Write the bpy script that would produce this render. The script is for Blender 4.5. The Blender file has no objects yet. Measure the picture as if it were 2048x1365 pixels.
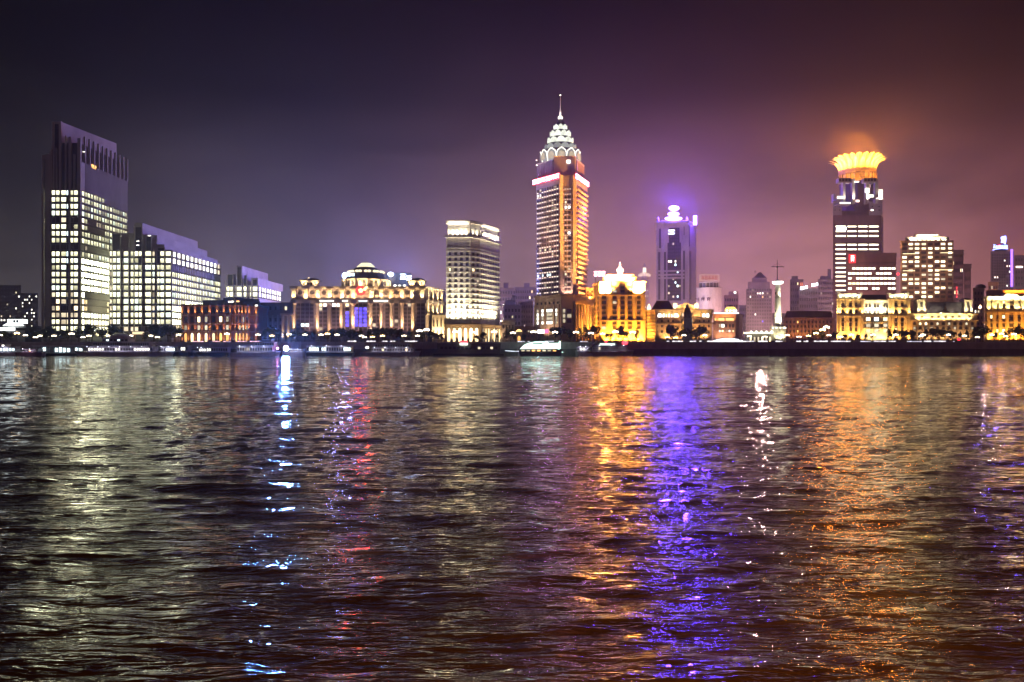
import bpy, math, random
import numpy as np
from mathutils import Vector
random.seed(11)
R = random.random
sc = bpy.context.scene
col = sc.collection
PI = math.pi
FPX = 1600.0          # focal length in photograph pixels (photograph 2048 wide)
EYE = 6.0             # eye height above the river
HOR = 693.0           # row of the horizon in the photograph

# ------------------------------------------------------------------ camera
cam = bpy.data.cameras.new('camera'); camo = bpy.data.objects.new('camera', cam); col.objects.link(camo)
camo.location = (0, 0, EYE); camo.rotation_euler = (PI/2, 0, 0)
cam.sensor_width = 36; cam.lens = 36*FPX/2048
cam.shift_y = (HOR-682.5)/2048
cam.clip_start = .1; cam.clip_end = 9000
sc.camera = camo

# ------------------------------------------------------------------ night sky
world = bpy.data.worlds.new('World'); sc.world = world; world.use_nodes = True
nt = world.node_tree; nt.nodes.clear()
def nd(nt, typ, **k):
    n = nt.nodes.new(typ)
    for a, b in k.items(): setattr(n, a, b)
    return n
def ramp(nt, stops, src, interp='LINEAR'):
    n = nt.nodes.new('ShaderNodeValToRGB'); e = n.color_ramp.elements; n.color_ramp.interpolation = interp
    while len(e) < len(stops): e.new(.5)
    for i, (p, c) in enumerate(stops):
        e[i].position = p; e[i].color = (*c, 1) if len(c) == 3 else c
    nt.links.new(src, n.inputs[0]); return n
def srgb(r, g, b):
    f = lambda c: (c/255)/12.92 if c/255 <= .04045 else ((c/255+.055)/1.055)**2.4
    return (f(r), f(g), f(b))
tc = nd(nt, 'ShaderNodeTexCoord'); sp = nd(nt, 'ShaderNodeSeparateXYZ'); nt.links.new(tc.outputs['Generated'], sp.inputs[0])
mx = nd(nt, 'ShaderNodeMath', operation='MULTIPLY_ADD'); mx.inputs[1].default_value = .5; mx.inputs[2].default_value = .5
nt.links.new(sp.outputs['X'], mx.inputs[0])
hz = ramp(nt, [(.0, srgb(44, 43, 44)), (.23, srgb(56, 53, 55)), (.36, srgb(90, 82, 98)), (.50, srgb(130, 101, 113)),
               (.60, srgb(165, 114, 124)), (.70, srgb(158, 107, 110)), (.78, srgb(124, 75, 76)), (1., srgb(100, 63, 66))], mx.outputs[0], 'EASE')
ab = nd(nt, 'ShaderNodeMath', operation='ABSOLUTE'); nt.links.new(sp.outputs['Z'], ab.inputs[0])
el = ramp(nt, [(0., (.95, .95, .95)), (.08, (.66, .66, .66)), (.13, (.50, .49, .50)), (.18, (.32, .31, .33)), (.24, (.125, .12, .13)), (.29, (.042, .041, .045)), (.35, (.02, .019, .022)), (.40, (.007, .007, .008)), (1., (.002, .002, .003))], ab.outputs[0])
ns = nd(nt, 'ShaderNodeTexNoise'); ns.inputs['Scale'].default_value = 4.2; ns.inputs['Detail'].default_value = 6; ns.inputs['Roughness'].default_value = .58; ns.inputs['Distortion'].default_value = .5
mp = nd(nt, 'ShaderNodeMapping'); mp.inputs['Scale'].default_value = (1, 1, 2.2)
nt.links.new(tc.outputs['Generated'], mp.inputs[0]); nt.links.new(mp.outputs[0], ns.inputs['Vector'])
nr = ramp(nt, [(.28, (.60, .61, .64)), (.72, (1.40, 1.36, 1.32))], ns.outputs[0])
m1 = nd(nt, 'ShaderNodeMix', data_type='RGBA', blend_type='MULTIPLY'); m1.inputs[0].default_value = 1
m2 = nd(nt, 'ShaderNodeMix', data_type='RGBA', blend_type='MULTIPLY'); m2.inputs[0].default_value = 1
nt.links.new(hz.outputs[0], m1.inputs[6]); nt.links.new(el.outputs[0], m1.inputs[7])
nt.links.new(m1.outputs[2], m2.inputs[6]); nt.links.new(nr.outputs[0], m2.inputs[7])
bg = nd(nt, 'ShaderNodeBackground'); bg.inputs[1].default_value = .92
wo = nd(nt, 'ShaderNodeOutputWorld'); nt.links.new(m2.outputs[2], bg.inputs[0]); nt.links.new(bg.outputs[0], wo.inputs[0])

sc.view_settings.view_transform = 'Standard'; sc.view_settings.look = 'None'
sc.view_settings.exposure = 1.1; sc.view_settings.gamma = 1; sc.view_settings.use_curve_mapping = False
cy = sc.cycles
cy.max_bounces = 4; cy.diffuse_bounces = 1; cy.glossy_bounces = 3; cy.transmission_bounces = 2; cy.volume_bounces = 0; cy.transparent_max_bounces = 4
cy.caustics_reflective = False; cy.caustics_refractive = False
cy.sample_clamp_indirect = 60; cy.use_denoising = True
cy.use_adaptive_sampling = True; cy.adaptive_threshold = .02

# ------------------------------------------------------------------ helpers
def P(u, Y): return Vector(((u-1024)/FPX*Y, Y))
def Z(v, Y): return EYE+(HOR-v)/FPX*Y
MATS = {}
def mat(name, c, rough=.75, vary=.25, scale=.12, metal=0, spec=.4):
    if name in MATS: return MATS[name]
    m = bpy.data.materials.new(name); m.use_nodes = True; t = m.node_tree; b = t.nodes['Principled BSDF']
    b.inputs['Roughness'].default_value = rough; b.inputs['Metallic'].default_value = metal; b.inputs['Specular IOR Level'].default_value = spec
    g = nd(t, 'ShaderNodeNewGeometry'); mp = nd(t, 'ShaderNodeMapping'); mp.inputs['Scale'].default_value = (1, 1, .35)
    t.links.new(g.outputs['Position'], mp.inputs[0])
    n = nd(t, 'ShaderNodeTexNoise'); n.inputs['Scale'].default_value = scale; n.inputs['Detail'].default_value = 6; n.inputs['Roughness'].default_value = .65
    t.links.new(mp.outputs[0], n.inputs['Vector'])
    r = ramp(t, [(.3, tuple(x*(1-vary) for x in c)), (.7, tuple(min(1, x*(1+vary)) for x in c))], n.outputs[0])
    t.links.new(r.outputs[0], b.inputs['Base Color'])
    MATS[name] = m; return m
def emit(name, c, s, vary=.0, tex=.0, sampling='NONE', scale=.5, grad=0):
    if name in MATS: return MATS[name]
    m = bpy.data.materials.new(name); m.use_nodes = True; t = m.node_tree; b = t.nodes['Principled BSDF']
    b.inputs['Base Color'].default_value = (.06, .06, .07, 1); b.inputs['Roughness'].default_value = .25
    b.inputs['Emission Color'].default_value = (*c, 1); b.inputs['Emission Strength'].default_value = s
    if vary or tex:
        oi = nd(t, 'ShaderNodeObjectInfo'); g = nd(t, 'ShaderNodeNewGeometry')
        n = nd(t, 'ShaderNodeTexNoise'); n.inputs['Scale'].default_value = scale; n.inputs['Detail'].default_value = 3
        t.links.new(g.outputs['Position'], n.inputs['Vector'])
        a = nd(t, 'ShaderNodeMath', operation='MULTIPLY_ADD'); a.inputs[1].default_value = 2*vary; a.inputs[2].default_value = 1-vary
        t.links.new(oi.outputs['Random'], a.inputs[0])
        k = nd(t, 'ShaderNodeMath', operation='MULTIPLY_ADD'); k.inputs[1].default_value = 3*tex; k.inputs[2].default_value = 1-1.5*tex
        t.links.new(n.outputs[0], k.inputs[0])
        q = nd(t, 'ShaderNodeMath', operation='MULTIPLY'); t.links.new(a.outputs[0], q.inputs[0]); t.links.new(k.outputs[0], q.inputs[1])
        q2 = nd(t, 'ShaderNodeMath', operation='MULTIPLY'); t.links.new(q.outputs[0], q2.inputs[0]); q2.inputs[1].default_value = s
        if grad:   # ceiling lamps: the upper part of a lit room is brighter than its floor
            ob = nd(t, 'ShaderNodeTexCoord'); xz = nd(t, 'ShaderNodeSeparateXYZ'); t.links.new(ob.outputs['Object'], xz.inputs[0])
            gm = nd(t, 'ShaderNodeMath', operation='MULTIPLY_ADD', use_clamp=False); t.links.new(xz.outputs['Z'], gm.inputs[0]); gm.inputs[1].default_value = grad; gm.inputs[2].default_value = 1-1.5*grad
            q3 = nd(t, 'ShaderNodeMath', operation='MULTIPLY'); t.links.new(q2.outputs[0], q3.inputs[0]); t.links.new(gm.outputs[0], q3.inputs[1]); q2 = q3
        mxx = nd(t, 'ShaderNodeMath', operation='MAXIMUM'); t.links.new(q2.outputs[0], mxx.inputs[0]); mxx.inputs[1].default_value = 0
        t.links.new(mxx.outputs[0], b.inputs['Emission Strength'])
    m.cycles.emission_sampling = sampling
    MATS[name] = m; return m

class MB:
    def __init__(s): s.v = []; s.f = []; s.m = []
    def add(s, vs, fs, m=0):
        o = len(s.v); s.v += [tuple(x) for x in vs]; s.f += [tuple(i+o for i in f) for f in fs]; s.m += [m]*len(fs); return s
    def loft(s, a, b, m=0, cap=True):
        n = len(a); fs = [(i, (i+1) % n, n+(i+1) % n, n+i) for i in range(n)]
        if cap: fs += [tuple(range(n))[::-1], tuple(range(n, 2*n))]
        return s.add(list(a)+list(b), fs, m)
    def prism(s, pts, z0, z1, m=0):
        return s.loft([(p[0], p[1], z0) for p in pts], [(p[0], p[1], z1) for p in pts], m)
    def frust(s, pts, z0, z1, k, m=0, off=(0, 0)):
        cx = sum(p[0] for p in pts)/len(pts); cy_ = sum(p[1] for p in pts)/len(pts)
        return s.loft([(p[0], p[1], z0) for p in pts], [(cx+(p[0]-cx)*k+off[0], cy_+(p[1]-cy_)*k+off[1], z1) for p in pts], m)
    def box(s, x0, x1, y0, y1, z0, z1, m=0):
        k = y1/y0 if (y0 > 505 and y1-y0 > 10 and x1-x0 < 300) else 1.   # deep blocks skewed along the view rays so their side faces stay hidden
        return s.prism([(x0, y0), (x1, y0), (x1*k, y1), (x0*k, y1)], z0, z1, m)
    def slab(s, A, B, s0, s1, d0, d1, z0, z1, m=0):
        d = (B-A).normalized(); n = Vector((d.y, -d.x))
        p = [A+d*s0+n*d1, A+d*s1+n*d1, A+d*s1+n*d0, A+d*s0+n*d0]
        return s.prism(p, z0, z1, m)
    def lathe(s, cx, cy_, prof, n=16, m=0, ph=0):
        rings = [[(cx+r*math.cos(2*PI*i/n+ph), cy_+r*math.sin(2*PI*i/n+ph), z) for i in range(n)] for r, z in prof]
        vs = [p for r in rings for p in r]; fs = []
        for k in range(len(prof)-1):
            for i in range(n): fs.append((k*n+i, k*n+(i+1) % n, (k+1)*n+(i+1) % n, (k+1)*n+i))
        fs += [tuple(range(n))[::-1], tuple(range((len(prof)-1)*n, len(prof)*n))]
        return s.add(vs, fs, m)
    def tube(s, p, q, r, n=6, m=0, r2=None):
        p = Vector(p); q = Vector(q); d = (q-p).normalized(); a = d.orthogonal().normalized(); b = d.cross(a); r2 = r if r2 is None else r2
        ca = [(math.cos(2*PI*i/n), math.sin(2*PI*i/n)) for i in range(n)]
        return s.loft([p+(a*c+b*e)*r for c, e in ca], [q+(a*c+b*e)*r2 for c, e in ca], m)
    def ball(s, c, r, m=0, n=8, k=5, sz=1):
        return s.lathe(c[0], c[1], [(max(.001, r*math.sin(PI*i/k)), c[2]-r*sz*math.cos(PI*i/k)) for i in range(k+1)], n, m)
    def build(s, name, mats, parent=None, label=None, kind=None, smooth=False):
        base = WL[parent] if parent else Vector((0, 0, 0))
        me = bpy.data.meshes.new(name)
        me.from_pydata([(x-base.x, y-base.y, z-base.z) for x, y, z in s.v], [], s.f)
        ml = mats if isinstance(mats, (list, tuple)) else [mats]
        for m in ml: me.materials.append(m)
        if len(ml) > 1: me.polygons.foreach_set('material_index', s.m)
        if smooth: me.polygons.foreach_set('use_smooth', [True]*len(s.f))
        o = bpy.data.objects.new(name, me); col.objects.link(o)
        if parent: o.parent = parent
        WL[o] = base.copy()
        if label: o['label'] = label
        if kind: o['kind'] = kind
        return o
WL = {}
def thing(name, label, cat, loc, group=None, kind=None):
    o = bpy.data.objects.new(name, None); col.objects.link(o); o.empty_display_size = 1
    o.location = Vector(loc); WL[o] = Vector(loc); o['label'] = label; o['category'] = cat
    if group: o['group'] = group
    o_cnt[o] = 0; o_ext[o] = {}
    return o
o_cnt = {}; o_ext = {}
def copy_tree(o, loc, label=None, scale=None, rz=None):
    def cp(x, par):
        c = x.copy(); col.objects.link(c)
        if par: c.parent = par
        for ch in x.children: cp(ch, c)
        return c
    c = cp(o, None); c.location = loc
    if label: c['label'] = label
    if scale: c.scale = (scale, scale, scale)
    if rz is not None: c.rotation_euler = (0, 0, rz)
    return c
FLOOD = 4.5
def spot(loc, tgt, power, c=(1, .75, .45), ang=60, blend=1., r=.3):
    l = bpy.data.lights.new('floodlight', 'SPOT'); l.energy = power*FLOOD; l.color = c; l.spot_size = math.radians(ang); l.spot_blend = blend; l.shadow_soft_size = r
    o = bpy.data.objects.new('floodlight', l); col.objects.link(o); o.location = loc
    o.rotation_euler = (Vector(tgt)-Vector(loc)).to_track_quat('-Z', 'Y').to_euler(); return o
def point(loc, power, c, r=.3):
    l = bpy.data.lights.new('lamp_light', 'POINT'); l.energy = power; l.color = c; l.shadow_soft_size = r
    o = bpy.data.objects.new('lamp_light', l); col.objects.link(o); o.location = loc; return o
def wash(A, B, z, dist, tz, power, c, n, ang=70, inset=.08):
    d = (B-A); L = d.length; d.normalize(); nn = Vector((d.y, -d.x))
    for i in range(n):
        q = A+d*L*(inset+(1-2*inset)*(i+.5)/n)
        a = q+nn*dist; spot((a.x, a.y, z), (q.x, q.y, tz), power, c, ang)

# ---- windows
WM = {}
def wmesh(w, h, fm, pm, d, shape='rect'):
    key = (round(w, 2), round(h, 2), fm.name, pm.name, d, shape)
    if key in WM: return WM[key]
    f = min(.14, w*.09, h*.09)
    if shape == 'arch':
        def out(k):
            a, b = w/2-k, h-k; r = a
            return [(-a, k), (a, k)]+[(a*math.cos(t*PI/6), b-r+r*math.sin(t*PI/6)) for t in range(0, 7)]
        o1 = out(0); o2 = out(f)
    elif shape == 'oval':
        o1 = [(w/2*math.cos(i*PI/6), h/2+h/2*math.sin(i*PI/6)) for i in range(12)]; o2 = [((w/2-f)*math.cos(i*PI/6), h/2+(h/2-f)*math.sin(i*PI/6)) for i in range(12)]
    else:
        o1 = [(-w/2, 0), (w/2, 0), (w/2, h), (-w/2, h)]; o2 = [(-w/2+f, f), (w/2-f, f), (w/2-f, h-f), (-w/2+f, h-f)]
    n = len(o1)
    vs = [(x, 0, z) for x, z in o1]+[(x, -d, z) for x, z in o1]+[(x, -d, z) for x, z in o2]+[(x, -.03, z) for x, z in o2]
    fs = []; mi = []
    for k in range(3):
        for i in range(n): fs.append((k*n+i, k*n+(i+1) % n, (k+1)*n+(i+1) % n, (k+1)*n+i)); mi.append(0)
    fs.append(tuple(range(3*n, 4*n))); mi.append(1)
    me = bpy.data.meshes.new('window'); me.from_pydata(vs, [], fs); me.materials.append(fm); me.materials.append(pm)
    me.polygons.foreach_set('material_index', mi)
    WM[key] = me; return me
def window(T, p, rz, w, h, fm, pm, d=.25, shape='rect', name='window', limit=300):
    me = wmesh(w, h, fm, pm, d, shape)
    if o_cnt.get(T, 0) < limit:
        o = bpy.data.objects.new(name, me); col.objects.link(o); o.parent = T
        o.location = Vector(p)-WL[T]; o.rotation_euler = (0, 0, rz); o_cnt[T] = o_cnt.get(T, 0)+1; return o
    E = o_ext[T].setdefault('w', (MB(), []))
    mb, ml = E
    idx = []
    for m in (fm, pm):
        if m not in ml: ml.append(m)
        idx.append(ml.index(m))
    c, s_ = math.cos(rz), math.sin(rz); o = len(mb.v)
    for v in me.vertices: mb.v.append((p[0]+v.co.x*c-v.co.y*s_, p[1]+v.co.x*s_+v.co.y*c, p[2]+v.co.z))
    for pl in me.polygons: mb.f.append(tuple(i+o for i in pl.vertices)); mb.m.append(idx[pl.material_index])
def finish(T):
    for k, (mb, ml) in o_ext.get(T, {}).items():
        if mb.f: mb.build('window', ml, T, kind='stuff')
    o_ext[T] = {}
def uc(A, B, us):
    L = (B-A).length; r = []
    for u in us:
        k = (u-1024)/FPX; dx, dy = B.x-A.x, B.y-A.y
        r.append((k*A.y-A.x)/(dx-k*dy)*L)
    return r
def ucols(A, B, pairs): return [tuple(uc(A, B, p)) for p in pairs]
def ecols(A, B, n, fill=.6, inset=0.):
    L = (B-A).length; w = (L-2*inset)/n
    return [(inset+w*(i+.5-fill/2), inset+w*(i+.5+fill/2)) for i in range(n)]
def vrows(Y, vs, h): return [(Z(v+h/2, Y), Z(v-h/2, Y)) for v in vs]
def facade(T, A, B, cols, rows, pick, fm, d=.25, shape='rect', off=.0, name='window'):
    dd = (B-A).normalized(); nn = Vector((dd.y, -dd.x)); rz = math.atan2(dd.y, dd.x)
    for r, (z0, z1) in enumerate(rows):
        for c, (s0, s1) in enumerate(cols):
            pm = pick(r, c)
            if pm is None: continue
            q = A+dd*(s0+s1)/2+nn*off
            window(T, (q.x, q.y, z0), rz, s1-s0, z1-z0, fm, pm, d, shape, name)
def bands(T, A, B, zs, h, d, m, name='ledge', s0=-.3, s1=None, stuff=False):
    L = (B-A).length; s1 = L+.3 if s1 is None else s1
    if stuff:
        mb = MB()
        for z in zs: mb.slab(A, B, s0, s1, .0, d, z-h/2, z+h/2)
        mb.build(name, m, T, kind='stuff'); return
    for z in zs: MB().slab(A, B, s0, s1, .0, d, z-h/2, z+h/2).build(name, m, T)
def piers(T, A, B, ss, w, d, z0, z1, m, name='pier', stuff=False):
    mb = MB()
    for s in ss:
        if stuff: mb.slab(A, B, s-w/2, s+w/2, 0, d, z0, z1)
        else: MB().slab(A, B, s-w/2, s+w/2, 0, d, z0, z1).build(name, m, T)
    if stuff: mb.build(name, m, T, kind='stuff')
def grow(pts, k):
    cx = sum(p[0] for p in pts)/len(pts); cy_ = sum(p[1] for p in pts)/len(pts)
    r = []
    for p in pts:
        d = Vector((p[0]-cx, p[1]-cy_)); r.append((p[0]+d.normalized().x*k, p[1]+d.normalized().y*k))
    return r
def glyph(mb, A, d, s, z, w, h, rnd, n=None, dep=.5, m=0):
    """one sign character as raised strokes on the vertical plane through A along d"""
    t = h*.15; B = A+d*100
    kind = rnd.randrange(4)
    hs = [(.0, 1, .95), (.1, .9, .5), (0, 1, .08)][:2+kind % 2]
    vs = [(.2, 0, 1), (.8, 0, 1)] if kind < 2 else [(.5, 0, 1), (.15, .1, .5), (.85, .1, .5)]
    for a, b, y in hs: mb.slab(A, B, s+w*a, s+w*b, 0, dep, z+h*y-t/2, z+h*y+t/2, m)
    for x, a, b in vs: mb.slab(A, B, s+w*x-t/2, s+w*x+t/2, -.02, dep+.03, z+h*a, z+h*b, m)

# ------------------------------------------------------------------ materials
G = GROUND = 8.6
stone = mat('pale_stone', (.42, .39, .35)); stone_d = mat('grey_stone', (.26, .25, .25)); cream = mat('cream_stone', (.5, .45, .36))
gold_st = mat('sandstone', (.45, .36, .24)); brick = mat('red_brick', (.30, .11, .07), scale=.5); brick_l = mat('terracotta_trim', (.42, .26, .18))
clad = mat('grey_cladding', (.31, .315, .295), rough=.5, scale=.05); clad_d = mat('dark_cladding', (.035, .033, .038), rough=.4)
roof_d = mat('dark_slate', (.055, .05, .055)); roof_b = mat('brown_tile', (.16, .09, .06)); conc = mat('dark_concrete', (.20, .18, .17), scale=.3)
conc_l = mat('worn_concrete', (.45, .40, .39), scale=.3); white_m = mat('white_metal', (.7, .7, .7), rough=.4, vary=.08); steel = mat('dark_steel', (.08, .08, .09), rough=.4, metal=.6)
far_w = mat('weathered_render', (.30, .26, .26)); far_d = mat('dark_render', (.20, .175, .18)); lilac = mat('polished_granite', (.34, .31, .33), rough=.45)
glass = mat('dark_glass', (.055, .05, .055), rough=.3, vary=.3, spec=.5); bronze = mat('bronze', (.09, .08, .08), rough=.5, metal=.4)
frame_d = mat('dark_frame', (.05, .05, .055), rough=.5); frame_l = mat('pale_frame', (.3, .28, .25))
copper = mat('green_roof_metal', (.10, .16, .14), rough=.5); wood = mat('painted_wood', (.25, .2, .16))
BOOST = 1.5
w_grn = emit('office_light', (1, .97, .60), .80*BOOST, .42, .35, scale=.35, grad=.28); w_grn2 = emit('office_light_low', (.96, .92, .56), .36*BOOST, .45, .35, scale=.35, grad=.22); w_grn3 = emit('office_light_cool', (.86, 1, .80), .75*BOOST, .3, .35, scale=.35, grad=.28)
OFF = [w_grn]*13+[w_grn2]*4+[w_grn3]*3; w_wht = emit('white_light', (1, .95, .80), 1.25*BOOST, .3, .3)
w_dim = emit('dim_light', (1, .82, .55), .30*BOOST, .6, .4); w_wrm = emit('warm_light', (1, .72, .36), 1.1*BOOST, .5, .3)
w_org = emit('orange_light', (1, .45, .12), .8*BOOST, .4, .3); w_cool = emit('cool_light', (.72, .95, 1), 1.4*BOOST, .4, .4)
w_blue = emit('blue_light', (.10, .07, 1), .75*BOOST, .2, .35); w_pink = emit('pale_pink_light', (1, .72, .62), 1.5*BOOST, .4)
w_rowl = emit('tube_light', (1, .88, .60), 1.6*BOOST, .25, .25)
# ------------------------------------------------------------------ river, quay, ground
def ground_sheet():
    mb = MB(); n = 24
    # one sheet from the quay edge to beyond the last building
    xs = [-1150+2300*i/n for i in range(n+1)]; ys = [500.4, 515, 540, 620, 800, 1100, 1500, 1790]
    vs = [(x, y, G) for y in ys for x in xs]
    fs = [(j*(n+1)+i, j*(n+1)+i+1, (j+1)*(n+1)+i+1, (j+1)*(n+1)+i) for j in range(len(ys)-1) for i in range(n)]
    o = mb.add(vs, fs).build('ground', conc, kind='structure')
ground_sheet()
MB().box(-1150, 1150, 541, 553, G+.05, G+.09).build('road', mat('asphalt', (.05, .05, .05)), kind='structure')
MB().box(-1150, 1150, 538.5, 540.9, G+.01, G+.14).build('pavement', conc_l, kind='structure')

def river():
    f = 800.0
    ys = [3.2]
    while ys[-1] < 503: ys.append(ys[-1]+max(.055, ys[-1]*.0062))
    ys = np.array([-14., -9., -4., 0.]+ys); na = 940
    ta = np.linspace(-.98, .98, na)
    Yg, Tg = np.meshgrid(ys, ta, indexing='ij'); X = (np.maximum(Yg, 0)+24)*Tg; Y = Yg.copy()
    dy = np.maximum(.055, Yg*.0062)
    rs = np.random.RandomState(23)
    # slow bending of the wave trains
    wx = X+2.2*np.sin(Y*.11+X*.05+1.)+1.2*np.sin(X*.17-Y*.07)+.7*np.sin(X*.31+Y*.23)
    wy = Y+1.6*np.sin(X*.12+.5)+1.1*np.sin(X*.07+Y*.13+2)+.5*np.sin(X*.29-Y*.21)
    H = np.zeros_like(X)
    for i in range(90):
        lam = .28*(36 ** (i/89.0))*rs.uniform(.9, 1.1)
        ang = rs.normal(0, .22 if lam < 1.3 else .46)+.05
        k = 2*PI/lam
        kx, ky = k*math.sin(ang), k*math.cos(ang)
        slope = .027 if lam < 1.3 else .027*(1.3/lam)**.55
        a = slope/k
        att = np.clip((lam/dy-2.2)/2.0, 0, 1)
        ph = kx*wx+ky*wy+rs.uniform(0, 6.28)
        mod = .65+.35*np.sin(wx*.05*rs.uniform(.5, 2)+wy*.06*rs.uniform(.5, 2)+rs.uniform(0, 6))
        H += a*att*mod*(np.sin(ph)+.22*np.cos(2*ph))
    n, m = X.shape
    vs = np.stack([X, Y, H], -1).reshape(-1, 3)
    idx = np.arange(n*m).reshape(n, m)
    q = np.stack([idx[:-1, :-1], idx[:-1, 1:], idx[1:, 1:], idx[1:, :-1]], -1).reshape(-1, 4)
    me = bpy.data.meshes.new('river_water')
    me.vertices.add(len(vs)); me.vertices.foreach_set('co', vs.ravel().astype(np.float32))
    me.loops.add(q.size); me.loops.foreach_set('vertex_index', q.ravel().astype(np.int32))
    me.polygons.add(len(q)); me.polygons.foreach_set('loop_start', np.arange(0, q.size, 4, dtype=np.int32)); me.polygons.foreach_set('loop_total', np.full(len(q), 4, dtype=np.int32))
    me.update(); me.polygons.foreach_set('use_smooth', [True]*len(q))
    mt = bpy.data.materials.new('river_water'); mt.use_nodes = True; t = mt.node_tree; b = t.nodes['Principled BSDF']
    b.inputs['Base Color'].default_value = (.075, .034, .010, 1); b.inputs['Roughness'].default_value = .045; b.inputs['IOR'].default_value = 1.33
    g = nd(t, 'ShaderNodeNewGeometry')
    prev = None
    for sx, sy, s, dist, st in ((.42, 1.3, .6, .17, 1), (.34, 1.4, 2.3, .13, 1), (.55, 1.3, 6., .030, 1), (.7, 1.2, 17., .006, 1)):
        mp = nd(t, 'ShaderNodeMapping'); mp.inputs['Scale'].default_value = (sx, sy, 1); mp.inputs['Rotation'].default_value = (0, 0, .06)
        t.links.new(g.outputs['Position'], mp.inputs[0])
        nn = nd(t, 'ShaderNodeTexNoise'); nn.inputs['Scale'].default_value = s; nn.inputs['Detail'].default_value = 2.5; nn.inputs['Roughness'].default_value = .5; nn.inputs['Distortion'].default_value = .6
        t.links.new(mp.outputs[0], nn.inputs['Vector'])
        bp = nd(t, 'ShaderNodeBump'); bp.inputs['Strength'].default_value = st; bp.inputs['Distance'].default_value = dist
        t.links.new(nn.outputs[0], bp.inputs['Height'])
        if prev: t.links.new(prev.outputs[0], bp.inputs['Normal'])
        prev = bp
    t.links.new(prev.outputs[0], b.inputs['Normal'])
    me.materials.append(mt)
    o = bpy.data.objects.new('river_water', me); col.objects.link(o); o['kind'] = 'structure'; WL[o] = Vector((0, 0, 0))
river()

def embankment():
    T = thing('quay_wall', 'long dark concrete flood wall in two tiers along the far bank', 'wall', (0, 500, 0))
    x = -560.0
    while x < 560:
        MB().box(x+.06, x+11.94, 499.2, 500.8, -1.5, 4.3).build('wall_panel', conc, T)
        MB().box(x+.05, x+11.95, 500.9, 502.0, 4.2, 8.2).build('upper_panel', conc_l, T)
        x += 12
    MB().box(-562, 562, 498.8, 501.2, 4.3, 4.75).build('ledge', conc_l, T)
    MB().box(-562, 562, 500.6, 502.3, 8.2, 8.75).build('coping', conc_l, T)
    T = thing('railing', 'thin dark metal railing along the top of the flood wall', 'railing', (0, 501.5, 8.75))
    mb = MB()
    for i in range(375): mb.box(-562+i*3-.05, -562+i*3+.05, 501.4, 501.5, 8.75, 9.9)
    mb.build('post', steel, T, kind='stuff')
    for z in (9.2, 9.6, 9.95): MB().box(-562, 562, 501.38, 501.52, z-.04, z+.04).build('rail', steel, T)
embankment()

def led(us, Y=501.0, v=683.2, m=None, group='white light strips on the flood wall', label='glowing white strip of lights along the top of the flood wall', h=.75):
    for a, b in us:
        A = P(a, Y); B = P(b, Y); T = thing('light_strip', label, 'light strip', ((A.x+B.x)/2, Y, 8.76), group)
        mb = MB(); n = max(2, int((B.x-A.x)/1.5)); w = (B.x-A.x)/n
        for i in range(n):
            if R() < .9: MB().box(A.x+w*(i+.06), A.x+w*(i+.94), Y-.55, Y-.4, 8.78, 8.78+h*(.75+.25*R())).build('lamp_panel', m or LEDM, T)
        MB().box(A.x, B.x, Y-.4, Y-.3, 8.76, 8.9+h).build('housing', steel, T)
LEDM = emit('strip_light', (1, .93, .97), .7, .4, .2)
LEDD = emit('strip_light_dim', (.8, .75, .9), .6, .5, .2)
LEDP = emit('strip_light_pink', (1, .55, .62), .8, .6, .2)
led([(1333, 1366), (1379, 1392), (1398, 1408), (1414, 1425), (1487, 1508), (1516, 1535), (1541, 1565), (1592, 1616), (1627, 1655), (1661, 1701), (1747, 1791), (1847, 1896)])
led([(1720, 1741), (1813, 1843), (1905, 1912), (1160, 1176), (1090, 1108), (1035, 1060)], m=LEDD, group='dim light strips on the flood wall', label='faint lilac strip of lights along the top of the flood wall', h=.5)
led([(695, 713), (733, 752), (765, 791), (810, 835)], v=685, group='short light strips by the moored boats', label='short white strip of lights on the flood wall behind moored boats')
led([(385, 408), (425, 468), (475, 520)], m=LEDP, group='pink light strips below the brick building', label='pink strip of lights on the flood wall below the red brick building', h=.5)

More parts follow.
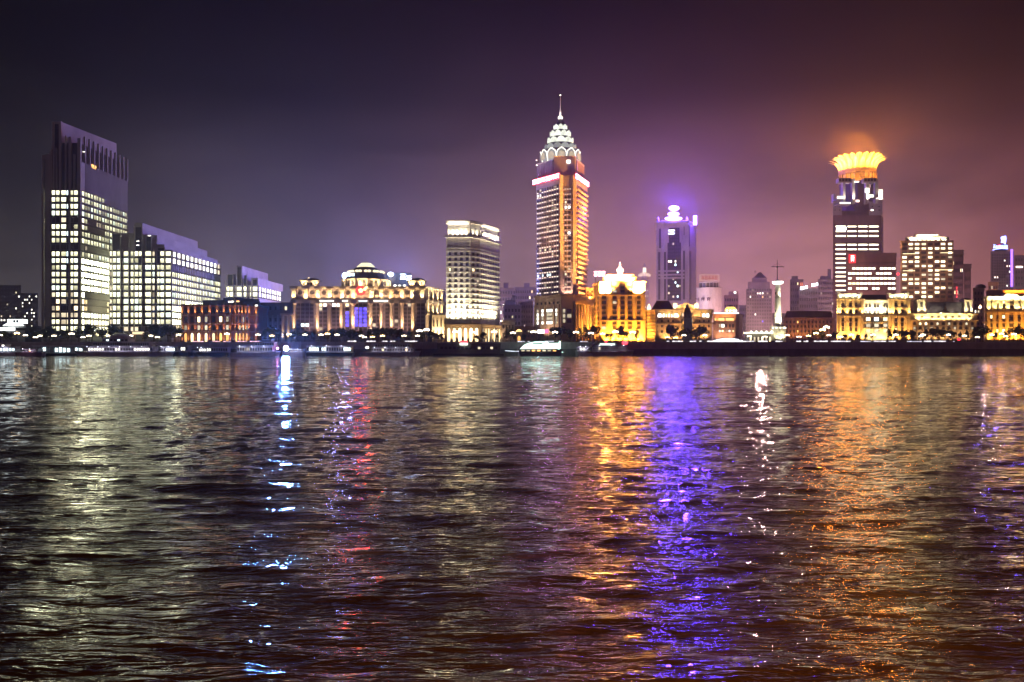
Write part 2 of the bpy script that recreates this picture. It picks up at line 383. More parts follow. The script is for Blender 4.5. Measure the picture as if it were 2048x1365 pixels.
# ------------------------------------------------------------------ office tower with stepped crown (far left)
def office_cols(A, B, us): return ucols(A, B, us)
def tower_one():
    Y = 545; z0 = G
    A = P(102, Y); C = P(161, Y); XR = C.x; YB = 612; BR = Vector((XR, YB))
    T = thing('office_tower', 'tall pale office tower with bright window rows and a dark stepped crown, leftmost high-rise', 'office tower', (A.x+10, Y+30, z0))
    zr = Z(380, Y); zt = 149.
    MB().prism([A, C, BR, (A.x, YB)], z0, zr).build('body', clad, T)
    W0 = P(83, Y+3); W1 = Vector((A.x, Y+3))
    MB().prism([W0, W1-Vector((.02, 0)), (A.x-.02, YB-6), (W0.x, YB-6)], z0, Z(308, Y)).build('wing', clad, T)
    # crown: recessed dark core, screen wall and fins
    MB().prism([(A.x+1.5, Y+1.6), (C.x-1.6, Y+1.6), (C.x-1.6, YB-1), (A.x+1.5, YB-1)], zr, zt-4).build('crown_core', clad_d, T)
    MB().prism([P(120, Y+6), P(233, 611), P(226, 611), P(104, Y+6)], zt-6, Z(242.5, Y+5)).build('screen_wall', clad, T)
    MB().prism([(A.x, Y+.8), P(109, Y+.8), P(109, Y+5), (A.x, Y+5)], zr, Z(243, Y)).build('corner_slab', clad, T)
    MB().prism([P(109.2, Y+4.5), P(119.8, Y+4.5), P(119.8, Y+8), P(109.2, Y+8)], zr, Z(245, Y)).build('recess', clad_d, T)
    for u, w, v in ((113, .7, 296), (120.5, 1.5, 243), (131.5, .8, 272), (140, 1.6, 274), (148.5, .8, 309), (158.5, 2.2, 277), (103, .9, 300), (98.5, 1.6, 308), (86, 1., 320)):
        a = P(u, Y); MB().box(a.x-w/2, a.x+w/2, Y-.5, Y+1.2, zr if u > 101 else z0, Z(v, Y)).build('pier', clad, T)
    for u in (159.6, 140, 121.3): 
        a = P(u, Y); MB().box(a.x-.6, a.x+.6, Y-.5, Y+.0, z0, zr).build('pier', clad, T)
    # side: open colonnade above, fine ribbed cladding below
    zc = 132.
    MB().prism([(XR-1.4, Y+1), (XR-.02, Y+1), (XR-.02, YB), (XR-1.4, YB)], zr, zc).build('ribbed_panel', clad, T)
    for i in range(11):
        y = Y+6+i*(YB-Y-6.6)/10
        MB().box(XR-.9, XR+.35, y-.5, y+.5, zc, zt+1.2-.1*i).build('fin', clad, T)
    mb = MB()
    for i in range(44):
        y = Y+6+i*(YB-Y-7)/43; mb.box(XR, XR+.35, y-.14, y+.14, zr, zc)
    mb.build('rib', clad, T, kind='stuff')
    mb = MB()
    for i in range(44):
        y = Y+6+i*(YB-Y-7)/43; mb.box(XR, XR+.42, y-.12, y+.12, G+4, zr)
    mb.build('rib', clad, T, kind='stuff')
    vs = [386+13.58*k for k in range(21)]
    rows = vrows(Y, vs, 9.3)
    cols = ucols(A, C, [(103.6, 110.8), (112.2, 120), (122.6, 132.6), (133.6, 136.4), (140.2, 147), (148, 156.2)])
    def pk(r, c):
        if r in (4, 8): return glass if not (r == 4 and c == 2) else w_dim
        if r == 5 and c in (3, 4): return glass
        if r == 15: return w_grn if c in (1, 2, 5) else w_dim
        if r in (16, 17): return w_wrm if (c, r) in ((1, 16), (1, 17), (5, 17)) else (glass if R() < .75 else w_dim)
        if r == 18: return w_dim
        if r >= 19: return w_grn if R() < .8 else w_dim
        if c == 3: return w_cool if R() < .45 else glass
        return random.choice(OFF)
    facade(T, A, C, cols, rows, pk, frame_d)
    bands(T, A, C, [Z(v+6.9, Y) for v in vs], .9, .12, clad_d, 'spandrel', s0=.2, s1=(C-A).length-1)
    colsw = ucols(W0, W1, [(84.5, 90.5)])
    facade(T, W0, W1, colsw, rows, lambda r, c: w_dim if r not in (3, 9, 17, 18) else glass, frame_d)
    facade(T, W0, W1, ucols(W0, W1, [(97.6, 101.4)]), rows, lambda r, c: w_grn if r < 15 and r not in (4, 8) else w_dim, frame_d)
    # side windows
    cs = ecols(C, BR, 17, .86, 1.2)
    def ps(r, c):
        f = c/17
        if r == 0: return (w_grn if f < .47 else None)
        if r in (4, 5): return w_grn if f > .47 or c < 2 else (w_dim if R() < .2 else None)
        if r == 8: return w_dim if c == 1 else None
        if r == 15: return w_grn if f > .55 or c == 0 else None
        if r in (16, 17): return w_wrm if f > .5 or c < 2 else None
        return random.choice(OFF)
    facade(T, C, BR, cs, rows, ps, frame_d)
    bands(T, C, BR, [Z(v+6.9, Y) for v in vs], .8, .2, clad_d, 'spandrel')
    for k in range(3): window(T, (P(168, Y).x, Y-.02, Z(305+0*k, Y)), 0, 1.8, .5, frame_d, w_wht) if k == 0 else None
    q = Vector((XR+.05, Y+14)); window(T, (q.x, q.y+3, 130.5), PI/2, 7, 3., frame_d, w_org)
    finish(T)
    wash(C, BR, G+1, 5, 24, 5200, (1, .82, .45), 5, 80)
tower_one()

def block_two():
    Y = 560; A = P(218.5, Y); C = P(343, Y); XR = C.x; YB = 654; BR = Vector((XR, YB)); zr = 73.8
    T = thing('office_block', 'wide pale office block with bright gridded windows beside the tallest left tower', 'office building', ((A.x+C.x)/2, Y+40, G))
    MB().prism([A, C, BR, (A.x, YB)], G, Z(500, Y)).build('body', clad, T)
    def bx(u0, u1, y, yb, zt, nm='roof_screen'):
        a, b = P(u0, y), P(u1, y); MB().prism([a, b, (b.x, yb), (a.x, yb)], Z(501, Y), zt).build(nm, clad, T); return b
    b1 = bx(270, 285, Y+1.5, 660, 92.5); b2 = bx(315, 329, Y+.8, 662, 77.5)
    bx(225, 268, Y+2, 650, Z(466, Y), 'roof_block'); bx(286.5, 314, Y+2, 655, Z(470, Y), 'roof_block')
    # dark recesses with pale fins in the crown
    for u0, u1, vt in ((226, 240, 469), (271.5, 283.5, 455), (293, 302, 473), (316.5, 327.5, 497)):
        a, b = P(u0, Y-.1), P(u1, Y-.1); MB().box(a.x, b.x, Y-.1, Y+.7, Z(501, Y), Z(vt, Y)).build('dark_panel', clad_d, T)
    for u, vt in ((219, 478), (225, 466), (241.5, 465), (258, 470), (269, 452), (284.6, 451), (303.5, 471), (314, 495), (329.5, 495), (343, 512)):
        a = P(u, Y); MB().box(a.x-.35, a.x+.35, Y-.55, Y-.12, G+8, Z(vt, Y)).build('pier', clad, T)
    # small lit openings in the crown
    for u, v in ((276, 484), (276, 492), (299, 473)): window(T, (P(u, Y).x, Y-.12, Z(v, Y)), 0, 2.2, .7, frame_d, w_wht)
    for i in range(6): window(T, (b1.x+.03, 590+i*9, Z(491, 600)), PI/2, 6, 2.2, frame_d, w_dim)
    vs = [508+13.6*k for k in range(11)]
    rows = vrows(Y, vs, 9.5)
    us = [(219.8, 223.7), (225.7, 232.6), (234, 243), (247.5, 258), (261.3, 267.2), (269.2, 277), (278, 286), (290.6, 302.8), (304.8, 309.8), (312.7, 319.6), (320.6, 328.5), (331.5, 342.2)]
    def pk(r, c):
        if (r, c) in ((1, 6), (0, 9), (1, 9)): return glass
        if c in (0, 8) and R() < .5: return w_dim
        return random.choice(OFF)
    facade(T, A, C, ucols(A, C, us), rows, pk, frame_d)
    facade(T, A, C, ucols(A, C, us[2:10]), vrows(Y, [658.5], 9), lambda r, c: w_dim if R() < .6 else glass, frame_d)
    bands(T, A, C, [Z(v+6.9, Y) for v in vs], .95, .14, clad_d, 'spandrel')
    # side
    rr = vrows(Y, [508, 521.6], 10)
    facade(T, C, BR, ecols(C, BR, 12, .62, .6), rr, lambda r, c: w_wht if c < 11 else w_dim, frame_l)
    rr = vrows(Y, [535.5+13.6*k for k in range(9)], 10)
    facade(T, C, BR, ecols(C, BR, 30, .72, .6), rr, lambda r, c: None if r == 0 else random.choice(OFF), frame_d)
    bands(T, C, BR, [Z(v+6.9, Y) for v in vs], .9, .2, clad_d, 'spandrel')
    mb = MB()
    for i in range(31):
        y = Y+.6+i*(YB-Y-1.2)/30; mb.box(XR, XR+.45, y-.18, y+.18, G+6, Z(530, Y))
    for i in range(13):
        y = Y+.6+i*(YB-Y-1.2)/12; mb.box(XR, XR+.6, y-.25, y+.25, Z(529, Y), Z(503+6*(i/12-.5), Y))
    mb.build('fin', clad, T, kind='stuff')
    finish(T); wash(C, Vector((XR, 610)), G+1, 4.5, 22, 5200, (1, .82, .45), 5, 80)
block_two()

def block_three():
    Y = 640; A = P(450.5, Y); C = P(517, Y); XR = C.x; YB = 702; BR = Vector((XR, YB))
    T = thing('office_block', 'pale office block with two lit window rows behind the dark brick roof', 'office building', ((A.x+C.x)/2, Y+30, G))
    zt = Z(571, Y)
    MB().prism([A, C, BR, (A.x, YB)], G, zt).build('body', lilac, T)
    for u0, u1, v, yb in ((474, 483.5, 532, 710), (503, 515, 556, 712), (455, 466, 548, 680)):
        a, b = P(u0, Y+1), P(u1, Y+1); MB().prism([a, b, (b.x, yb), (a.x, yb)], zt, Z(v, Y)).build('roof_screen', lilac, T)
    for u0, u1, vt in ((456, 465, 550), (475, 482, 535), (488, 493, 551), (506, 513, 560)):
        a, b = P(u0, Y+.2), P(u1, Y+.2); MB().box(a.x, b.x, Y+.2, Y+.98, zt-.5, Z(vt, Y)).build('dark_panel', clad_d, T)
    for u, vt in ((451, 560), (454.5, 547), (466.5, 548), (473.3, 531), (484, 532), (494, 548), (503, 556), (515.5, 556)):
        a = P(u, Y); MB().box(a.x-.3, a.x+.3, Y-.5, Y-.02, G+8, Z(vt, Y)).build('pier', lilac, T)
    rows = vrows(Y, [578.5, 589.5, 600.5], 9)
    us = [(452.5, 459), (460, 466.5), (473, 484), (487.5, 493), (500, 503.7), (505.5, 515)]
    facade(T, A, C, ucols(A, C, us), rows, lambda r, c: w_grn if r < 2 else w_dim, frame_d)
    bands(T, A, C, [Z(v+5.6, Y) for v in (578.5, 589.5)], .9, .15, clad_d, 'spandrel')
    facade(T, C, BR, ecols(C, BR, 9, .6), rows, lambda r, c: w_wht if r < 2 else None, frame_d)
    bands(T, C, BR, [Z(v+5.6, Y) for v in (578.5, 589.5)], .9, .2, clad_d, 'spandrel')
    finish(T)
block_three()

# ------------------------------------------------------------------ red brick building with orange lights
def brick_house():
    A = P(365, 548); B = P(464, 536); C = P(517, 556)
    T = thing('brick_building', 'low red brick building with orange lit pilasters and a dark tiered roof', 'historic building', ((A.x+C.x)/2, 560, G))
    zc = Z(611, 540)
    back = [Vector((C.x-4, 600)), Vector((A.x+4, 600))]
    MB().prism([A, B, C]+back, G, zc).build('wall', brick, T)
    MB().prism(grow([A, B, C]+back, 1.3), zc, zc+1.1).build('cornice', roof_d, T)
    q = [P(405, 550), P(464, 543), P(520, 560), P(520, 595), P(405, 595)]
    MB().prism(q, zc+1.1, Z(600, 545)).build('attic', roof_d, T)
    MB().prism([P(446, 552), P(470, 546), P(519, 566), P(519, 590), P(446, 590)], Z(600, 545), Z(595.5, 548)).build('roof', roof_d, T)
    for u, v, m in ((461, 604.5, w_pink), (466, 604, w_wht), (477, 603.5, w_org), (514, 610, w_wht)):
        p = P(u, 541 if u < 500 else 553.); window(T, (p.x, p.y-1.2, Z(v+1.5, 541)), 0, 2.2, 1.1, frame_d, m)
    L1 = (B-A).length; L2 = (C-B).length; C0 = (1, .42, .12)
    d1 = (B-A).normalized(); n1 = Vector((d1.y, -d1.x)); d2 = (C-B).normalized(); n2 = Vector((d2.y, -d2.x))
    zs = [Z(v, 542) for v in (630.5, 648, 663.5)]
    for a, b in ((A, B), (B, C)): bands(T, a, b, zs, .7, .55, brick_l, 'string_course')
    s1 = uc(A, B, [365.5, 378, 391, 405, 420, 435, 448.5, 461.5]); s2 = uc(B, C, [469, 476, 483, 490, 497, 511])
    for (a, b, ss, n, d) in ((A, B, s1, n1, d1), (B, C, s2, n2, d2)):
        for s in ss:
            MB().slab(a, b, s-.75, s+.75, 0, .6, zs[0]+.36, zc).build('pilaster', brick_l, T)
            p = a+d*s; spot((p.x+n.x*1.6, p.y+n.y*1.6, zs[0]+.8), (p.x+n.x*.3, p.y+n.y*.3, zs[0]+4.5), 230, C0, 62)
            for z0, z1 in ((zs[1]+.36, zs[0]-.36), (zs[2]+.36, zs[1]-.36)):
                MB().slab(a, b, s-.55, s+.55, 0, .45, z0, z1).build('pilaster', brick_l, T)
            MB().slab(a, b, s-.6, s+.6, 0, .5, G, zs[2]-.36).build('pilaster', brick_l, T)
    def mid(ss): return [((a+b)/2-1.25, (a+b)/2+1.25) for a, b in zip(ss[:-1], ss[1:])]
    m1, m2 = mid(s1), mid(s2[:-1])
    rw = [(zs[0]+1.2, zc-1.), (zs[1]+1., zs[0]-1.), (zs[2]+.9, zs[1]-.9)]
    pkk = lambda r, c: glass if r == 0 else (w_wrm if R() < .16 else (w_dim if R() < .4 else glass))
    facade(T, A, B, m1, rw, pkk, frame_d); facade(T, B, C, [(a+.5, b-.5) for a, b in m2], rw, pkk, frame_d)
    facade(T, A, B, m1, [(G+.4, zs[2]-.8)], lambda r, c: (w_wrm if c in (1, 2, 3, 4) else w_org), frame_d, shape='arch')
    facade(T, B, C, [(a+.5, b-.5) for a, b in m2], [(G+.4, zs[2]-.8)], lambda r, c: w_org, frame_d, shape='arch')
    # window pediments on the lower floors
    for k, (a, b) in enumerate(m1):
        mb = MB(); mb.slab(A, B, a-.5, b+.5, 0, .7, zs[1]-.9, zs[1]-.4); mb.build('pediment', brick_l, T)
    for i, s in enumerate(s1):
        p = A+d1*s
        spot((p.x+n1.x*1.8, p.y+n1.y*1.8, zs[2]+.5), (p.x, p.y, zs[1]-1), 130, C0, 75)
        spot((p.x+n1.x*2., p.y+n1.y*2., G+.4), (p.x, p.y, zs[2]-1), 150, C0, 75)
    for i, s in enumerate(s2):
        p = B+d2*s
        spot((p.x+n2.x*1.9, p.y+n2.y*1.9, zs[2]+.5), (p.x, p.y, zs[1]+3), 380, C0, 55)
        spot((p.x+n2.x*1.8, p.y+n2.y*1.8, G+.3), (p.x, p.y, zs[2]-1.5), 150, C0, 60)
    finish(T)
brick_house()

def link_house():
    Y = 585; A = P(512, Y); B = P(584, Y)
    T = thing('gallery_building', 'dim purple low building between the brick building and the domed hall', 'building', ((A.x+B.x)/2, Y+10, G))
    MB().prism([A, B, B+Vector((0, 40)), A+Vector((0, 40))], G, Z(606, Y)).build('wall', stone_d, T)
    bands(T, A, B, [Z(607, Y), Z(629, Y)], 1.2, .8, stone_d, 'cornice')
    ss = ecols(A, B, 7, .5)
    piers(T, A, B, [s for s, _ in ss], .9, .5, G, Z(630, Y), stone, 'pilaster')
    facade(T, A, B, [(a+1.2, b+1.2) for a, b in ss[:-1]], vrows(Y, [617, 640, 654], 8), lambda r, c: glass if R() < .85 else w_dim, frame_l)
    finish(T)
    Y = 556; A = P(560, Y); B = P(583, Y)
    T = thing('colonnade', 'low stone colonnade with two lit columns left of the domed hall', 'colonnade', ((A.x+B.x)/2, Y+4, G))
    MB().box(A.x, B.x+1, Y, Y+6, Z(631, Y), Z(627, Y)).build('beam', cream, T)
    for u in (566, 577):
        p = P(u, Y+1.2); MB().lathe(p.x, p.y, [(1.5, G), (1.2, G+1), (1., Z(631, Y))], 10).build('column', cream, T)
        spot((p.x, p.y-3, G+1), (p.x, p.y, G+9), 1500, (1, .62, .33), 34)
    MB().box(A.x, B.x, Y+5.8, Y+6.4, G, Z(631, Y)).build('wall', stone_d, T)
link_house()

# ------------------------------------------------------------------ domed hall
def domed_hall():
    Y = 560; A = P(583.5, Y); C = P(851, Y); D = P(887, Y+26); zc = Z(577, Y); z2 = Z(600, Y); z3 = Z(607, Y)
    T = thing('domed_hall', 'wide domed hall with tall lit columns and a blue glowing glass front', 'historic building', ((A.x+C.x)/2, Y+35, G))
    MB().prism([A, C, D, (D.x, Y+70), (A.x, Y+70)], G, zc).build('wall', far_w, T)
    bk = [A, C, D, Vector((D.x, Y+70)), Vector((A.x, Y+70))]
    MB().prism(grow(bk, 1.6), zc, zc+1.3).build('cornice', cream, T)
    MB().prism(grow(bk, .9), z3, z2).build('balcony', stone_d, T)
    warm = (1, .60, .26); warm2 = (1, .68, .33)
    us = [588, 612.3, 636.3, 660, 684.5, 707, 743, 763, 783, 804, 824, 844.5]
    for u in us:
        p = P(u, Y)
        MB().box(p.x-1.35, p.x+1.35, Y-1., Y, z2, zc).build('pilaster', cream, T)
        MB().box(p.x-2.1, p.x+2.1, Y-1.9, Y-.5, zc-1.5, zc-.05).build('bracket', cream, T)
        if u != 783: spot((p.x, Y-2.6, z2+.2), (p.x, Y-.5, zc-1.5), 1150, warm2, 75)
        else: spot((p.x, Y-2.6, z2+.2), (p.x, Y-.5, zc-1.5), 300, (1, .42, .16), 70)
    cu = [588.5, 635, 658, 682.5, 706, 741.5, 762.5, 783, 804.5, 825.5]; low = {588.5: 666, 635: 665, 804.5: 663, 825.5: 666, 783: 661}
    for u in cu:
        p = P(u, Y-1.3)
        MB().lathe(p.x, p.y, [(1.75, G), (1.75, G+2), (1.25, G+2.5), (1.15, z3-1.6), (1.7, z3)], 12).build('column', cream, T)
        if u == 658: spot((p.x, p.y-3.4, G+3), (p.x, p.y, G+15), 900, warm, 30)
        else: spot((p.x, p.y-3.6, Z(low.get(u, 657), Y)-1.5), (p.x, p.y, G+19), 6500, (1, .56, .28), 33, r=.2)
    wash(A, C, z2+.3, 3.2, zc-2, 420, warm, 16, 110); wash(A, C, G+6, 6, G+20, 700, (1, .55, .42), 9, 110)
    # windows: upper frieze
    mids = [((a+b)/2) for a, b in zip(us[:-1], us[1:])]
    cols = [tuple(uc(A, C, (m-5.2, m+5.2))) for m in mids if m != 725]
    facade(T, A, C, cols, vrows(Y, [586], 9.5), lambda r, c: glass, frame_l, shape='oval')
    # main curtain wall
    cc = []; x = 593.
    while x < 848:
        if min(abs(x+4-u) for u in cu) > 5.2: cc.append((x, x+7.4))
        x += 8.9
    rows = vrows(Y, [610.5, 618.5, 626.5, 634.5, 642.5, 650.5, 658], 6.6)
    def pk(r, c):
        u = cc[c][0]
        if 706 < u < 738 and 1 <= r < 6: return w_blue
        if 690 < u < 702 and 2 <= r < 6: return w_blue
        if r == 0 and 622 < u < 704: return w_pink if (u < 630 or u > 643) and R() < .8 else w_wrm
        if r == 5 and 595 < u < 612: return w_cool
        return w_dim if R() < .07 else glass
    facade(T, A, C, ucols(A, C, cc), rows, pk, frame_d)
    mu = MB()
    bands(T, A, C, [Z(v, Y) for v in (614.5, 622.5, 630.5, 638.5, 646.5, 654.4)], .45, .45, stone_d, 'transom')
    # lit ledge lamps
    for a, b, m in ((718, 735, w_cool), (748, 776, w_wht), (640, 668, w_wht), (685, 696, w_wht)):
        MB().box(P(a, Y).x, P(b, Y).x, Y-1.25, Y-.95, z2-1.2, z2-.5).build('ledge_light', m, T)
    # side return
    for a in uc(C, D, [855, 864, 873.5, 883]):
        MB().slab(C, D, a-.8, a+.8, 0, .9, z2, zc).build('pilaster', cream, T)
        MB().slab(C, D, a-1, a+1, 0, .6, Z(628, Y), z3).build('pilaster', cream, T)
    facade(T, C, D, ucols(C, D, [(857, 862), (866, 871), (875.5, 880.5)]), [(z2+1, zc-2), (Z(622, Y), z3-1)], lambda r, c: glass, frame_d)
    wash(C, D, z2+.3, 2.5, zc-1, 1500, warm2, 4, 80); wash(C, D, Z(629, Y), 3, z3, 2300, warm2, 4, 80)
    bands(T, C, D, [Z(628.5, Y)], 1., 1.2, cream, 'cornice')
    E0 = P(864, Y+2); E1 = P(893, Y+2)
    MB().prism([E0, E1, E1+Vector((0, 20)), E0+Vector((0, 20))], G, Z(630, Y)).build('annex', cream, T)
    facade(T, E0, E1, ecols(E0, E1, 4, .35), [(G+3, G+8), (G+11, G+16)], lambda r, c: glass, frame_d)
    wash(E0, E1, G+.5, 3, G+14, 3600, warm2, 3, 85)
    # pavilions
    for u0, u1, vb in ((601, 638, 557), (817, 850, 557)):
        a, b = P(u0, Y+3), P(u1, Y+3); w = b.x-a.x; cx = (a.x+b.x)/2
        MB().box(a.x, b.x, Y+3, Y+3+w, zc+1.3, Z(562, Y)).build('pavilion', cream, T)
        MB().box(a.x-1, b.x+1, Y+2, Y+4+w, Z(562, Y), Z(560, Y)).build('pavilion_cornice', cream, T)
        MB().lathe(cx, Y+3+w/2, [(w*.56, Z(560, Y)), (w*.5, Z(558.5, Y)), (w*.3, Z(555.5, Y)), (w*.05, Z(554.2, Y))], 8, ph=PI/8).build('pavilion_roof', roof_d, T)
        facade(T, a, b, ecols(a, b, 4, .42, 1.2), [(zc+2.2, Z(565, Y))], lambda r, c: glass, frame_d, shape='arch')
        for k in (.2, .8): spot((a.x+w*k, Y+.6, zc+1.5), (a.x+w*k, Y+3, Z(563, Y)), 900, warm2, 95)
    p = P(619, Y+10); MB().ball((p.x, p.y-2, Z(556, Y)), .9).build('finial', w_wrm, T)
    # dome
    cx = P(731, Y+22); cx = Vector((cx.x, Y+24)); Yd = Y+8
    r0 = (P(778, Yd).x-P(683, Yd).x)/2
    ph = PI/12
    MB().lathe(cx.x, cx.y, [(r0, zc+1.3), (r0, Z(559, Yd))], 12, ph=ph).build('drum', cream, T)
    MB().lathe(cx.x, cx.y, [(r0*1.05, Z(559, Yd)), (r0*1.05, Z(557.2, Yd))], 12, ph=ph).build('drum_cornice', cream, T)
    MB().lathe(cx.x, cx.y, [(r0*1.0, Z(557.2, Yd)), (r0*.88, Z(551, Yd)), (r0*.78, Z(543.5, Yd)), (r0*.72, Z(543, Yd))], 12, ph=ph).build('dome_skirt', mat('dome_tile', (.12, .10, .12)), T)
    MB().lathe(cx.x, cx.y, [(r0*.72, Z(543.5, Yd)), (r0*.66, Z(539, Yd)), (r0*.52, Z(534, Yd)), (r0*.38, Z(531, Yd))], 12, ph=ph).build('dome_roof', mat('dome_tile', (.12, .10, .12)), T)
    MB().lathe(cx.x, cx.y, [(r0*.39, Z(531, Yd)), (r0*.39, Z(529.6, Yd)), (r0*.22, Z(522.5, Yd)), (r0*.16, Z(522, Yd))], 12, ph=ph).build('lantern', emit('lantern_glow', (1, .88, .52), .7, 0, .15, scale=.2), T)
    MB().lathe(cx.x, cx.y, [(r0*.2, Z(522.2, Yd)), (r0*.12, Z(520.5, Yd)), (.2, Z(519.6, Yd))], 12, ph=ph).build('lantern_cap', roof_d, T)
    for i in range(12):
        a = 2*PI*(i+.5)/12+ph+PI/12
        if math.sin(a) > .35: continue
        x, y = cx.x+r0*.74*math.cos(a), cx.y+r0*.74*math.sin(a)
        for e in (-.10, .10):
            xx, yy = cx.x+r0*.735*math.cos(a+e), cx.y+r0*.735*math.sin(a+e)
            MB().ball((xx, yy, Z(541, Yd)), 1.35, sz=.7).build('dormer_lamp', emit('dormer_glow', (1, .82, .5), .8), T)
    for i in range(12):
        a = 2*PI*i/12+ph
        if math.sin(a) > .3: continue
        x, y = cx.x+r0*math.cos(a), cx.y+r0*math.sin(a)
        MB().lathe(x, y, [(1., zc+1.3), (1., Z(559.3, Yd))], 8).build('pilaster', cream, T)
        b = a+PI/12; xx, yy = cx.x+(r0+.1)*.966*math.cos(b), cx.y+(r0+.1)*.966*math.sin(b)
        for e in (-.085, .085):
            xx, yy = cx.x+(r0)*.968*math.cos(b+e), cx.y+r0*.968*math.sin(b+e)
            window(T, (xx+.15*math.cos(b), yy+.15*math.sin(b), zc+2.2), b+PI/2, 2., 4.2, frame_d, w_wrm if R() < .3 else glass, .25, 'arch')
        spot((cx.x+(r0+3.5)*math.cos(b), cx.y+(r0+3.5)*math.sin(b), zc+1.5), (xx, yy, Z(561, Yd)), 1900, warm2, 95)
    # rooftop block behind the dome
    a, b = P(772, Y+30), P(822, Y+30)
    MB().box(a.x, b.x, Y+30, Y+50, zc, Z(546, Y+30)).build('plant_room', mat('blue_grey_panel', (.14, .15, .2)), T)
    for u in (790, 799, 809): MB().ball((P(u, Y+6).x, Y+6, Z(571.5, Y+6)), 1., sz=.6).build('roof_lamp', w_wht, T)
    finish(T)
    # red round emblem and the roof signs
    p = P(721, Y-2.4)
    E = thing('round_sign', 'round red emblem with a golden flower shape on the hall cornice', 'sign', (p.x, p.y+2, Z(588, Y)))
    mb = MB(); n = 24; zc_ = Z(582, Y); r = 3.3
    mb.loft([(p.x+r*math.cos(2*PI*i/n), p.y, zc_+r*math.sin(2*PI*i/n)) for i in range(n)], [(p.x+r*math.cos(2*PI*i/n), p.y+1.3, zc_+r*math.sin(2*PI*i/n)) for i in range(n)])
    mb.build('disc', emit('red_sign', (1, .03, .03), 1.1, sampling='AUTO'), E)
    mb = MB()
    for i in range(5):
        a = PI/2+2*PI*i/5; mb.ball((p.x+.2+1.0*math.cos(a), p.y-.25, zc_+.9*math.sin(a)), .75)
    mb.ball((p.x+3, p.y-.2, zc_+.9), 1.1); mb.ball((p.x+4.2, p.y-.2, zc_+2.2), .9)
    mb.build('flower', emit('yellow_sign', (1, .72, .25), 1.8), E)
    spot((p.x, p.y-.5, zc_), (p.x, p.y-80, zc_-12), 2600, (1, .03, .03), 110, r=2.2)
domed_hall()

SIGN_W = emit('sign_white_blue', (.50, .62, 1), 7, 0, .2, 'AUTO')
def roof_sign(label, u, v, w, h, Y, m, shape='disc', ch=2, seed=1, zb=None, tilt=0):
    c = P(u, Y); z = Z(v, Y); s = Y/FPX; w *= s; h *= s; rn = random.Random(seed)
    T = thing('roof_sign', label, 'sign', (c.x, Y+1, zb if zb else z-h))
    if shape == 'disc':
        n = 20; mb = MB(); q = [(c.x+w/2*math.cos(2*PI*i/n), z+h/2*math.sin(2*PI*i/n)) for i in range(n)]
        mb.loft([(x, Y-.6, zz) for x, zz in q], [(x, Y+.4, zz) for x, zz in q]); mb.build('disc', m, T)
    else:
        A = Vector((c.x-w/2, Y)); cw = w/ch
        for i in range(ch):
            mb = MB(); glyph(mb, A, Vector((1, 0)), cw*(i+.06), z-h/2+tilt*i, cw*.88, h, rn, dep=.7); mb.build('character', m, T)
    zb = zb if zb else z-h
    for k in (-.35, .35):
        MB().box(c.x+w*k-.15, c.x+w*k+.15, Y+.45, Y+.8, zb, z+h*.3).build('strut', steel, T)
    return T
roof_sign('glowing white disc sign left of the dome, above the drum', 690, 552, 11, 12, 578, SIGN_W, zb=Z(571, 578))
roof_sign('small cool white lettering on the dome roof', 703, 550, 12, 5.5, 562, w_cool, 'text', 3, 4, zb=Z(557, 562))
roof_sign('small round glowing sign right of the dome', 781.5, 549, 11, 8.5, 586, SIGN_W, zb=Z(556, 586))
roof_sign('sloping white blue glowing characters over the right pavilion roof', 812, 554, 24, 10, 584, SIGN_W, 'text', 2, 9, zb=Z(562, 584), tilt=-1.2)
for u, v, Y, p in ((690, 566, 575, 24000), (783, 565, 580, 30000), (812, 565, 580, 42000)):
    c = P(u, Y+60); point((c.x, c.y, Z(v-6, Y+60)+3), p*FLOOD, (.24, .26, 1), 3)  # unseen lamps added behind the hall for the blue roof glow

